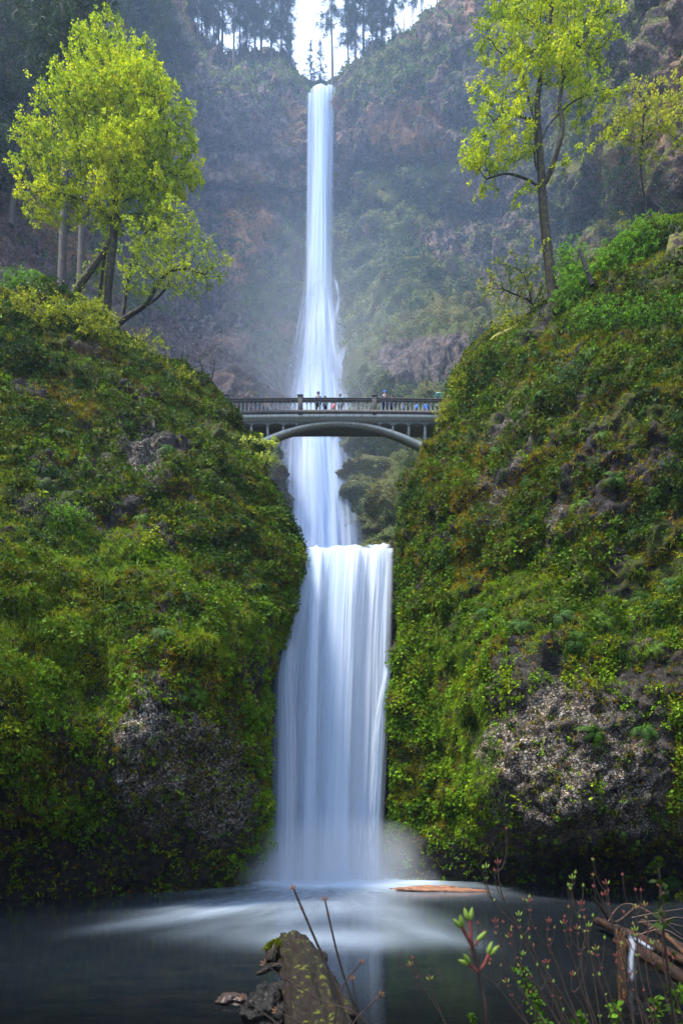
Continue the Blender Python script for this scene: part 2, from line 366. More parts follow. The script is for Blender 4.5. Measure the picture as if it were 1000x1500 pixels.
# the ledge the lower fall drops over, and the basin floor above it
LG = []
for z, y in ((-2, 42.2), (0, 42.4), (5, 42.3), (10, 42.6), (14, 42.8), (17, 43.2), (19.4, 43.6), (20.3, 44.4), (20.4, 47), (22, 60), (26, 80), (34, 110)):
    LG.append([(x*(1 if z < 21 else 1.6), y+(0.4*abs(x) if z < 20 else 0)*.3, z+(.0 if z < 20 else abs(x)*.15)) for x in (-9, -6, -4, -2, 0, 2, 4, 6, 9)])
cliff('rock_ledge', LG, 260, 160, lambda P: -np.abs(disp_near(P))*.35-.2, lambda A, n, px, py: dict(pale=px*0, moss=px*0+.1, ochre=px*0, wet=px*0+1), M['near'], 'wet dark rock face behind the lower waterfall')

# far amphitheatre wall
FX = [-330, -120, 20, 120, 210, 290, 360, 420, 465, 505, 560, 640, 720, 800, 880, 960, 1080, 1300]
TOP = [-380, -250, -160, -90, -20, 72, 100, 108, 128, 104, 70, 20, -30, -110, -170, -230, -300, -420]
DEP = [74, 90, 104, 118, 132, 143, 149, 152, 154, 152, 149, 143, 134, 121, 107, 96, 84, 70]
DEP = np.array(DEP, float); TOP = np.array(TOP, float); TOP = TOP+34*(TOP > 0)-28*(np.abs(TOP-128) < 1)-10*(np.abs(TOP-106) < 3); FXa = np.array(FX, float)
ctr = np.exp(-((FXa-460)/60)**2)
rows = []
def frow(py, dy):
    rows.append([tuple(W(a, b, c)) for a, b, c in zip(FXa, py, np.maximum(DEP+dy, 64))])
def lerp(t, b): return TOP*(1-t)+b*t
frow(TOP-6, 40); frow(TOP-4, 14); frow(TOP+4, 3)
frow(lerp(.6, 190), 0); frow(np.where(TOP > 0, 215, 200)+0*TOP, -1.0); frow(TOP*0+275, 1.5); frow(TOP*0+312, 4.5)
frow(TOP*0+360, 1.5); frow(TOP*0+430, -3-4*(1-ctr))
frow(TOP*0+500, -6-12*(1-ctr)); frow(TOP*0+570, -9-24*(1-ctr)); frow(TOP*0+650, -12-34*(1-ctr)); frow(TOP*0+740, -14-42*(1-ctr)); frow(TOP*0+860, -16-46*(1-ctr)); frow(TOP*0+1040, -18-50*(1-ctr))
def disp_far(P):
    Q = P*np.array([1, 1, 1.4])
    px, py = PX(P)
    d = fbm(Q, .035, 3, 3)*3.5+ridged(Q, .11, 4, 9)*1.9
    f1, f2, rv = worley(Q+1.2*vnoise(Q, .3, 5)[..., None], .22, 11)
    d = d+(rv-.5)*2.3+np.minimum(f2-f1, .3)*1.2+fbm(Q, .55, 4, 21)*.8
    # shelves and rounded buttresses at the foot of the wall
    shelf = sum(a*gauss(px, py, *q) for a, *q in [(4, 350, 590, 70, 60, -30), (5, 545, 560, 60, 55), (7, 640, 520, 70, 45), (5, 600, 455, 60, 22, -20), (4, 640, 390, 70, 40), (5, 560, 300, 50, 45), (-4, 380, 300, 70, 16), (-3, 620, 245, 60, 14), (3, 560, 200, 60, 40), (4, 640, 150, 80, 40)])
    rec = blob(px, py, [(1, 350, 280, 110, 9, 3), (.9, 600, 242, 90, 8, -4), (.8, 330, 215, 60, 7), (.8, 640, 330, 70, 8, -8), (1, 620, 415, 90, 7, -22), (.8, 560, 345, 40, 9), (.7, 320, 470, 50, 9, 10), (.8, 660, 200, 60, 8)])
    d = d+ridged(P*np.array([.3, .3, 2.2]), .12, 4, 29)*1.3+ridged(P*np.array([1, 1, .3]), .3, 3, 31)*.9
    smooth = np.clip(blob(px, py, [(1, 385, 560, 60, 50), (1, 600, 530, 90, 36), (1, 530, 550, 40, 70)]), 0, 1)
    return -d*1.35*(1-.75*smooth)*(1-.9*np.clip(1.3*blob(px, py, [(1, 470, 140, 34, 34)]), 0, 1))+ -shelf*0.8+rec*4.5
def masks_far(A, n, px, py):
    nz = fbm(A, .05, 4, 61)
    n2 = fbm(A, .15, 3, 62)
    ms = .30+.55*nz+.3*n2+.45*n[..., 2]
    ms = ms+blob(px, py, [(.7, 590, 280, 80, 45), (.8, 560, 390, 60, 60), (.9, 530, 520, 26, 60), (.8, 640, 480, 80, 14, -15), (.9, 580, 700, 60, 110), (.6, 410, 350, 45, 60), (.6, 890, 250, 110, 150), (.5, 590, 90, 80, 60), (.8, 620, 575, 90, 18), (.6, 640, 430, 60, 40), (.5, 390, 440, 50, 60)])
    ms = ms-blob(px, py, [(.7, 350, 220, 90, 70), (.5, 620, 180, 60, 60), (.7, 620, 530, 90, 30), (.6, 350, 330, 60, 40), (.4, 310, 500, 50, 60), (.5, 60, 340, 90, 50), (.8, 385, 565, 45, 40), (.9, 610, 520, 70, 30)])+blob(px, py, [(1.2, 535, 540, 18, 50), (.8, 440, 520, 6, 30), (.9, 600, 455, 60, 8, -12), (.8, 400, 520, 60, 7, -38)])
    och = .7*sstep(.02, .4, fbm(A, .07, 3, 66))*np.clip(1-blob(px, py, [(1.5, 350, 560, 90, 60), (1.5, 610, 520, 100, 50)]), 0, 1)+blob(px, py, [(1.5, 365, 318, 26, 34), (.9, 345, 370, 22, 40), (.5, 500, 230, 14, 80), (.5, 380, 260, 70, 16), (.35, 340, 250, 60, 25), (.3, 590, 215, 50, 40), (.3, 330, 520, 30, 60)])*np.clip(.6+n2, 0, 1.2)
    wet = blob(px, py, [(1.3, 385, 560, 50, 45), (.8, 610, 525, 80, 30), (.8, 460, 560, 90, 160), (.8, 470, 740, 110, 140), (.5, 380, 570, 50, 50), (.3, 620, 530, 80, 40)])
    och = och+1.3*blob(px, py, [(1, 368, 318, 26, 36), (.6, 350, 375, 20, 40)]); ms = ms-1.2*blob(px, py, [(1, 365, 325, 36, 50)])
    return dict(pale=np.clip(.25+.7*n2, 0, .6), moss=np.clip(ms, -.3, 1), ochre=np.clip(och, 0, 1), wet=np.clip(wet, 0, 1))
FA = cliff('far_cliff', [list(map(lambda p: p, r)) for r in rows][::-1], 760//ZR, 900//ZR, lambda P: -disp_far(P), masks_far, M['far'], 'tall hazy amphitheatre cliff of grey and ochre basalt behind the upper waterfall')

# ------------------------------------------------------------------ ground, pool, bank
g = 90
xs = np.concatenate([np.linspace(-185, -40, 12)[:-1], np.linspace(-40, 40, g), np.linspace(40, 185, 12)[1:]])
ys = np.concatenate([np.linspace(-40, -10, 6)[:-1], np.linspace(-10, 44, g), np.linspace(46, 250, 20)])
X, Y = np.meshgrid(xs, ys); G = np.stack([X, Y, X*0], -1)
Z = -1.6+.25*fbm(G, .3, 4, 70)
Z = Z+3.5*sstep(7, 2.8, Y+.25*fbm(G, .4, 3, 71))
Z = Z+1.9*sstep(5.5, 10.5, X+.8*fbm(G, .5, 3, 72))*sstep(30, 15, Y)*sstep(-2, 8, Y)
Z = Z+1.55*gauss(X, Y, -7.5, 12.3, 3.0, 2.3)
Z = Z+np.where(Y < 46, 3*sstep(14, 30, np.abs(X)), 0)
G[..., 2] = Z
m, nt = newmat('riverbed'); cc = coords(nt)
vo = N(nt, 'ShaderNodeTexVoronoi', i_Scale=9.0); nt.links.new(cc, vo.inputs[0])
n = noise(nt, cc, 5, 7)
c = mixc(nt, .55, ramp(nt, n, [(.3, (.02, .016, .012)), (.7, (.07, .055, .04))]), mixc(nt, 1.0, vo.outputs['Color'], (.09, .08, .07), 'MULTIPLY'))
out(nt, pbsdf(nt, c, .5, bump(nt, vo.outputs['Distance'], .06)).outputs[0])
tag(mk('ground', G, gridq(*X.shape), m, True), 'dark wet gravel and mud under and around the pool', 'ground', kind='structure')

# pool: clear dark water with a skirt of white churned foam
xs = np.linspace(-30, 30, 520); ys = np.linspace(-2, 45, 420)
X, Y = np.meshgrid(xs, ys); G = np.stack([X, Y, X*0], -1)
px, py = PX(G+np.array([0, 1e-3, 0])); py = HOR+F*CZ/np.maximum(Y, .5); px = 500+F*X/np.maximum(Y, .5)
bx, by = -.7, 40.3
dx, dy = X-bx, (Y-by)
r = np.hypot(dx*.62, dy); th = np.arctan2(dx, -dy)
S = np.stack([np.sin(th)*9, np.cos(th)*9, r*.12], -1)
st = fbm(S, .8, 5, 81, .6)
wv = fbm(np.stack([X*.5+fbm(G, .2, 2, 83)*2, Y*1.1, X*0], -1), .35, 4, 82)
foam = 1.2*np.exp(-(r/3.2)**2)+.85*np.exp(-(r/5.8)**1.9)*(1+.75*st)+.055*np.exp(-(r/12)**2)*(1+.8*wv)
foam += .38*blob(px, py, [(1, 330, 1326, 120, 11, -4), (.7, 400, 1345, 110, 14, -8), (.7, 250, 1345, 110, 9, -8), (.6, 480, 1375, 150, 18), (.5, 560, 1335, 90, 16, 10), (.35, 620, 1365, 80, 12, 14)])*(1+.7*st+.2*wv)
foam = np.clip((foam-.015+np.sqrt((foam-.015)**2+.0004))*.5*(1-.75*blob(px, py, [(1, 690, 1290, 70, 10), (1, 330, 1298, 70, 6)])), 0, 1)
G[..., 2] = .003*fbm(np.stack([X, Y*.8, X*0], -1), .8, 3, 84)+.015*np.exp(-(r/5)**2)*st
m, nt = newmat('pool_water')
fo = attr(nt, 'foam'); n = noise(nt, coords(nt, (.8, 2.2, 1)), 1.4, 4, .5)
c = mixc(nt, ramp(nt, n, [(.35, 0.), (.7, 1.)]), (.004, .008, .012), (.013, .015, .015))
p = pbsdf(nt, mixc(nt, fo, c, (.60, .73, .88)), .12, bump(nt, n, .02, .3), .22)
nt.links.new(mth(nt, 'ADD', .07, mth(nt, 'MULTIPLY', fo, .7)), p.inputs['Roughness'])
tr = N(nt, 'ShaderNodeBsdfTransparent', i_Color=(.30, .26, .2, 1)); mx = N(nt, 'ShaderNodeMixShader')
nt.links.new(ramp(nt, mth(nt, 'MULTIPLY', attr(nt, 'shallow'), mth(nt, 'SUBTRACT', 1., fo)), [(0., 0.), (1., .75)]), mx.inputs[0]); nt.links.new(p.outputs[0], mx.inputs[1]); nt.links.new(tr.outputs[0], mx.inputs[2])
out(nt, mx.outputs[0])
shal = np.clip(sstep(17, 11, Y)*.9+gauss(X, Y, 8, 18, 4, 8)*.6, 0, 1)
tag(mk('pool_water', G, gridq(*X.shape), m, True, attrs=dict(foam=foam, shallow=shal)), 'dark plunge pool water with soft white foam below the lower fall', 'water', kind='structure')
# ------------------------------------------------------------------ falling water
def fall_mat(name, col, streak=26.0, lo=.35, seed=0.0, vs=.5, body=1.0):
    m, nt = newmat(name)
    uv = N(nt, 'ShaderNodeUVMap', uv_map='UVMap').outputs[0]
    def st(su, sv, det):
        mp = N(nt, 'ShaderNodeMapping'); mp.inputs['Scale'].default_value = (su, sv, 1); mp.inputs['Location'].default_value = (seed, seed*.7, 0)
        nt.links.new(uv, mp.inputs[0]); return noise(nt, mp.outputs[0], 1.0, det, .6)
    a = st(streak, .03*vs*10, 2); b = st(streak*.28, .02*vs*10, 1)
    s = mth(nt, 'ADD', mth(nt, 'MULTIPLY', a, .5), mth(nt, 'MULTIPLY', b, .5))
    k = ramp(nt, s, [(.34, lo), (.6, 1.)])
    al = mth(nt, 'MULTIPLY', attr(nt, 'op'), k)
    al = N(nt, 'ShaderNodeClamp'); nt.links.new(mth(nt, 'MULTIPLY', mth(nt, 'MULTIPLY', attr(nt, 'op'), k), body), al.inputs[0])
    d = N(nt, 'ShaderNodeBsdfDiffuse', i_Color=(*col, 1)); t = N(nt, 'ShaderNodeBsdfTranslucent', i_Color=(*col, 1))
    cm = mixc(nt, ramp(nt, s, [(.36, 0.), (.62, 1.)]), tuple(x*y for x, y in zip(col, (.68, .79, .91))), col)
    nt.links.new(cm, d.inputs[0]); nt.links.new(cm, t.inputs[0])
    x = N(nt, 'ShaderNodeMixShader', i_0=.5); nt.links.new(d.outputs[0], x.inputs[1]); nt.links.new(t.outputs[0], x.inputs[2])
    tr = N(nt, 'ShaderNodeBsdfTransparent'); y = N(nt, 'ShaderNodeMixShader')
    nt.links.new(al.outputs[0], y.inputs[0]); nt.links.new(tr.outputs[0], y.inputs[1]); nt.links.new(x.outputs[0], y.inputs[2])
    out(nt, y.outputs[0]); return m
def ribbon(name, path, mat, root, nu=60, nv=220, bulge=.3, soft=.3, strand=.12, seed=1, fadeb=0.0, fadet=0.0, op=1.0):
    """a falling body of water: path of (left px, right px, row, distance); its face is curved and stranded"""
    A = catmull(np.array(path, float), nv, 0)
    u = np.linspace(0, 1, nu)
    px = A[:, 0:1]*(1-u)+A[:, 1:2]*u
    P = W(px, np.repeat(A[:, 2:3], nu, 1), np.repeat(A[:, 3:4], nu, 1))
    lipv = np.exp(-np.linspace(0, 1, nv)*14)[:, None]*fbm(np.stack([u*7+seed, u*0, u*0], -1), 1.0, 4, seed)[None]
    if not soft == 1: P[..., 2] += .55*lipv*(P[0, 0, 1] < 60)
    wd = (P[:, -1, 0]-P[:, 0, 0])[:, None]
    prof = np.sin(np.pi*u)[None]
    vv = np.cumsum(np.concatenate([[0], np.linalg.norm(np.diff(P[:, nu//2], axis=0), axis=1)]))
    Q = np.stack([np.repeat((u*wd.max()*1.5)[None], nv, 0), np.repeat(vv[:, None]*.045, nu, 1), P[..., 0]*0+seed], -1)
    P[..., 1] -= bulge*wd*prof**.7+strand*fbm(Q, 1.0, 4, seed)*wd.clip(0, 4)**.5
    e = np.minimum(u, 1-u)[None]/max(soft, 1e-3)
    e = e+.35*fbm(Q*np.array([1.5, 1, 1]), 1.2, 3, seed+4)*(e > 0)
    a = sstep(0, 1, e)*op
    v = np.linspace(0, 1, nv)[:, None]
    if fadeb: a = a*sstep(0, fadeb, 1-v)
    if fadet: a = a*sstep(0, fadet, v)
    uv = np.stack([np.repeat((u)[None], nv, 0), np.repeat(vv[:, None], nu, 1)], -1)
    return part(name, P, gridq(nv, nu), mat, root, smooth=True, attrs=dict(op=a), uv=uv.reshape(-1, 2))
WC = (.78, .84, .95)
fm1 = fall_mat('falling_water', WC, 5, .82, 0, .04, 1.15); fm2 = fall_mat('falling_water_veil', WC, 5, .45, 3, .05, 1.1); fm3 = fall_mat('lower_falling_water', (.90, .92, .96), 4.5, .62, 5, .04, 1.35)
fs = fall_mat('splashing_water', WC, 8, .1, 9, 1.2, 1.0)
up = empty('upper_waterfall', (-5, 150, 160), 'very tall narrow silky waterfall dropping from the top of the far cliff past the bridge', 'waterfall'); up['kind'] = 'structure'
ribbon('main_stream', [(452, 488, 136, 154.5), (450, 490, 139, 152), (449, 490, 150, 150.2), (449, 489, 220, 149), (448, 488, 300, 147), (444, 490, 380, 145), (440, 492, 450, 143), (437, 498, 520, 141), (430, 508, 590, 133), (424, 518, 680, 124), (420, 524, 780, 114), (418, 528, 880, 108)], fm1, up, 90, 300, .35, .42, .1, 3)
ribbon('lip_strand', [(449, 462, 140, 154), (449, 462, 144, 150), (448, 461, 180, 149), (447, 460, 260, 147.5), (446, 462, 360, 146), (446, 470, 500, 142), (446, 478, 700, 137)], fm1, up, 30, 160, .3, .4, .3, 13, .4, 0, .6)
ribbon('lip_strand', [(461, 476, 132, 155), (461, 476, 137, 150), (462, 475, 180, 149), (462, 476, 260, 147.5), (460, 478, 360, 146), (456, 482, 500, 142), (450, 486, 700, 137)], fm1, up, 30, 160, .3, .4, .3, 14, .4, 0, .6)
ribbon('lip_strand', [(477, 492, 129, 155), (476, 492, 134, 150.5), (477, 490, 180, 149.5), (478, 489, 260, 148), (478, 490, 360, 146), (474, 492, 500, 142)], fm1, up, 30, 160, .3, .45, .3, 15, .5, 0, .6)
ribbon('veil', [(446, 490, 380, 141), (436, 500, 440, 139), (424, 512, 500, 134), (410, 528, 570, 126), (400, 545, 660, 114), (394, 556, 760, 106), (390, 562, 860, 100)], fm2, up, 70, 200, .25, .5, .8, 23, 0, .3, .95)
ribbon('veil', [(440, 500, 500, 130), (415, 520, 560, 124), (402, 535, 640, 113), (396, 550, 740, 104), (392, 560, 860, 97)], fm2, up, 70, 160, .2, .5, .8, 27, 0, .4, .8)
for k, p in enumerate([[(486, 492, 402, 141), (489, 497, 418, 140), (492, 500, 440, 139.5), (484, 497, 470, 139), (478, 492, 500, 138)],
                       [(497, 520, 508, 128), (490, 508, 530, 128), (484, 498, 570, 128), (478, 492, 600, 128)],
                       [(412, 430, 640, 112), (404, 424, 670, 111), (400, 420, 710, 110), (402, 430, 760, 109)],
                       [(428, 446, 660, 112), (418, 438, 690, 111), (410, 432, 730, 110), (408, 430, 790, 109)],
                       [(511, 515, 700, 108), (508, 513, 740, 107), (505, 511, 790, 106)],
                       [(519, 522, 690, 108), (518, 522, 740, 107), (516, 520, 790, 106)]]):
    ribbon('side_cascade', p, fs, up, 24, 60, .3, .5, .3, 31+k, .35, .3, .75)
ribbon('lower_stream', [(436, 502, 550, 130), (426, 512, 595, 124), (416, 520, 650, 116), (410, 526, 720, 109), (406, 530, 800, 103), (402, 534, 880, 99)], fm1, up, 80, 200, .22, .5, .15, 51, 0, .3, .66)
lo = empty('lower_waterfall', (0, 42, 20.6), 'wide silky white waterfall pouring between the two mossy walls into the pool', 'waterfall'); lo['kind'] = 'structure'
ribbon('main_curtain', [(444, 577, 808, 47), (444, 577, 803, 44.2), (440, 578, 812, 43.2), (430, 578, 850, 42.6), (418, 577, 900, 42.1), (408, 576, 950, 41.7), (401, 575, 1000, 41.4), (397, 573, 1060, 41.2), (395, 569, 1140, 41.0), (394, 566, 1220, 40.9), (390, 566, 1300, 40.7)], fm3, lo, 260, 300, .03, .10, .12, 43)
ribbon('stream', [(446, 478, 806, 46), (446, 478, 804, 43.6), (448, 477, 818, 42.6), (449, 476, 848, 41.9), (446, 474, 900, 41.4), (442, 472, 980, 41.0), (436, 472, 1100, 40.6), (430, 474, 1300, 40.3)], fm3, lo, 60, 200, .12, .45, .12, 44)
ribbon('stream', [(474, 540, 804, 46), (474, 540, 802, 43.6), (474, 538, 820, 42.5), (472, 534, 870, 41.6), (468, 530, 960, 41.0), (464, 526, 1080, 40.5), (458, 524, 1200, 40.2), (452, 524, 1300, 40)], fm3, lo, 120, 200, .1, .35, .14, 45)
ribbon('stream', [(532, 573, 802, 46), (534, 573, 800, 43.8), (536, 572, 830, 43), (538, 572, 900, 42.4), (540, 571, 990, 42), (530, 566, 1080, 41.2), (522, 558, 1180, 40.9), (514, 556, 1300, 40.6)], fm3, lo, 70, 200, .08, .45, .12, 46, 0, 0, .75)
ribbon('side_cascade', [(416, 438, 915, 41.2), (402, 436, 965, 40.6), (395, 440, 1010, 40.3), (393, 446, 1080, 40.1), (392, 446, 1180, 39.9), (390, 444, 1300, 39.7)], fm3, lo, 60, 160, .12, .45, .25, 47, 0, .2, .8)
ribbon('side_cascade', [(560, 573, 975, 41.2), (556, 571, 1000, 40.8), (545, 563, 1060, 40.5), (538, 560, 1150, 40.2), (530, 556, 1300, 40)], fs, lo, 40, 160, .2, .35, .3, 48, 0, .08, .85)

# spray: soft bodies of mist where the water lands
def mist(name, c, r, dens, label, col=(.95, .97, 1)):
    import bmesh
    bm = bmesh.new(); bmesh.ops.create_icosphere(bm, subdivisions=3, radius=1)
    me = bpy.data.meshes.new(name); bm.to_mesh(me); bm.free()
    m, nt = newmat(name); co_ = coords(nt)
    l = N(nt, 'ShaderNodeVectorMath', operation='LENGTH'); nt.links.new(co_, l.inputs[0])
    n = noise(nt, co_, 2.2, 3, .5)
    f = ramp(nt, mth(nt, 'ADD', l.outputs['Value'], mth(nt, 'MULTIPLY', mth(nt, 'SUBTRACT', n, .5), .5)), [(0., 1.), (.45, .45), (.95, 0.)]) if dens > .01 else ramp(nt, mth(nt, 'ADD', l.outputs['Value'], mth(nt, 'MULTIPLY', mth(nt, 'SUBTRACT', n, .5), .3)), [(.4, 1.), (.95, 0.)])
    v = N(nt, 'ShaderNodeVolumePrincipled'); v.inputs['Color'].default_value = (*col, 1)
    nt.links.new(mth(nt, 'MULTIPLY', f, dens), v.inputs['Density']); out(nt, None, v.outputs[0])
    me.materials.append(m); o = bpy.data.objects.new(name, me); C.objects.link(o); o.location = c; o.scale = r
    return tag(o, label, 'mist', kind='stuff')
if HAZE > 0:
    mist('spray_mist', (-.8, 38.8, .0), (7.0, 5.0, 4.4), .5, 'white spray hanging low where the lower fall hits the pool')
    mist('gorge_mist', (0, 112, 86), (74, 46, 92), .0016, 'broad blue veil of drifting spray filling the amphitheatre', (.50, .70, 1))
    mist('basin_mist', (-4, 112, 62), (24, 24, 46), .005, 'blue white spray drifting round the foot of the upper fall')
# ------------------------------------------------------------------ plants that cover the rock
def unit(v): return v/(np.linalg.norm(v, axis=-1, keepdims=True)+1e-9)
def scatter(S, wt, cnt, seed, keep=None):
    A, n = S[0], S[1]
    a = np.linalg.norm(np.gradient(A, axis=0), axis=-1)*np.linalg.norm(np.gradient(A, axis=1), axis=-1)
    p = (np.clip(wt, 0, None)*a).ravel(); p = p/p.sum()
    r = np.random.default_rng(seed)
    i = r.choice(len(p), cnt, p=p)
    ii, jj = np.unravel_index(i, a.shape)
    i2 = np.clip(ii+r.choice([-1, 1], cnt), 0, a.shape[0]-1); j2 = np.clip(jj+r.choice([-1, 1], cnt), 0, a.shape[1]-1)
    s, t = r.random((2, cnt, 1))*.5
    P = A[ii, jj]*(1-s-t)+A[i2, jj]*s+A[ii, j2]*t
    return P, n[ii, jj]
def in_view(S, m=180):
    px, py = S[3], S[4]; e = S[0]
    f = ((px > -m*.5) & (px < 1000+m) & (py > -60) & (py < 1500) & (S[1][..., 1] < .35)).astype(float)
    return f+.04
def leaves(P, n, k, rad, L, wr, col, seed, up=.35, lift=.5, flat=.5, cvar=.25):
    """rosettes of k pointed leaves round each point P; returns V, Q, face colours"""
    r = np.random.default_rng(seed); m = len(P)
    rad = np.broadcast_to(np.asarray(rad, float), (m,)); L = np.broadcast_to(np.asarray(L, float), (m,))
    rd = unit(r.normal(size=(m, k, 3)))
    o = rd*(r.random((m, k, 1))**.5)*rad[:, None, None]
    o = o*(1-.45*np.abs((o*n[:, None]).sum(-1, keepdims=True))/(rad[:, None, None]+1e-6))
    c = P[:, None]+n[:, None]*(rad*lift)[:, None, None]+o
    d = unit(rd*.9+n[:, None]*.4+r.normal(size=(m, k, 3))*.45+np.array([0, 0, -.25]))
    f = unit(n[:, None]*flat+np.array([0, 0, up])+r.normal(size=(m, k, 3))*.55)
    w = unit(np.cross(d, f)); f = np.cross(w, d)
    l = (L[:, None]*(.65+.7*r.random((m, k))))[..., None]
    b = c-d*l*.5; t = c+d*l*.5-f*l*.12; s = c+f*l*.07
    V = np.stack([b, s+w*l*wr*.5, t, s-w*l*wr*.5], 2).reshape(-1, 3)
    Q = np.arange(m*k*4).reshape(-1, 4)
    cc = np.asarray(col, float)
    if cc.ndim == 1: cc = np.broadcast_to(cc, (m, 3))
    cc = cc[:, None]*(1+cvar*r.normal(size=(m, k, 1)))
    return V, Q, np.clip(cc, .004, .9).reshape(-1, 3)
def blades(P, n, k, rad, L, wd, col, seed, out=.7, seg=3, grav=1.0, cvar=.25, ups=.35):
    """tufts of k drooping blades"""
    r = np.random.default_rng(seed); m = len(P)
    L = np.broadcast_to(np.asarray(L, float), (m,)); rad = np.broadcast_to(np.asarray(rad, float), (m,))
    c = P[:, None]+unit(r.normal(size=(m, k, 3)))*rad[:, None, None]*r.random((m, k, 1))
    d = unit(n[:, None]*out+r.normal(size=(m, k, 3))*.5+np.array([0, 0, ups]))
    l = (L[:, None]*(.6+.8*r.random((m, k))))[..., None]
    side = unit(np.cross(d, n[:, None]+r.normal(size=(m, k, 3))*.6))
    rows = []; p = c
    for s in range(seg+1):
        ww = wd*(1-.85*s/seg)
        rows += [p+side*ww*.5, p-side*ww*.5]
        p = p+d*l/seg; d = unit(d+np.array([0, 0, -grav*.75]))
    V = np.stack(rows, 2).reshape(m*k, 2*(seg+1), 3)
    q = np.array([(2*s, 2*s+1, 2*s+3, 2*s+2) for s in range(seg)])
    Q = (np.arange(m*k)[:, None, None]*(2*(seg+1))+q[None]).reshape(-1, 4)
    cc = np.asarray(col, float)
    if cc.ndim == 1: cc = np.broadcast_to(cc, (m, 3))
    cc = np.clip(cc[:, None]*(1+cvar*r.normal(size=(m, k, 1))), .004, .9)
    cc = np.repeat(cc.reshape(-1, 1, 3), seg, 1).reshape(-1, 3)
    return V.reshape(-1, 3), Q, cc
def merge(L):
    V, Q, K, o = [], [], [], 0
    for v, q, c in L:
        V.append(v); Q.append(q+o); K.append(c); o += len(v)
    return np.concatenate(V), np.concatenate(Q), np.concatenate(K)
def pal(P, stops, seed, s=.35, jit=.3):
    """pick along a list of colours by patchy noise"""
    r = np.random.default_rng(seed)
    t = np.clip(.5+.95*fbm(P, s, 3, seed)+jit*r.normal(size=len(P))*.5, 0, .999)*(len(stops)-1)
    i = t.astype(int); f = (t-i)[:, None]; st = np.array(stops)
    return st[i]*(1-f)+st[i+1]*f

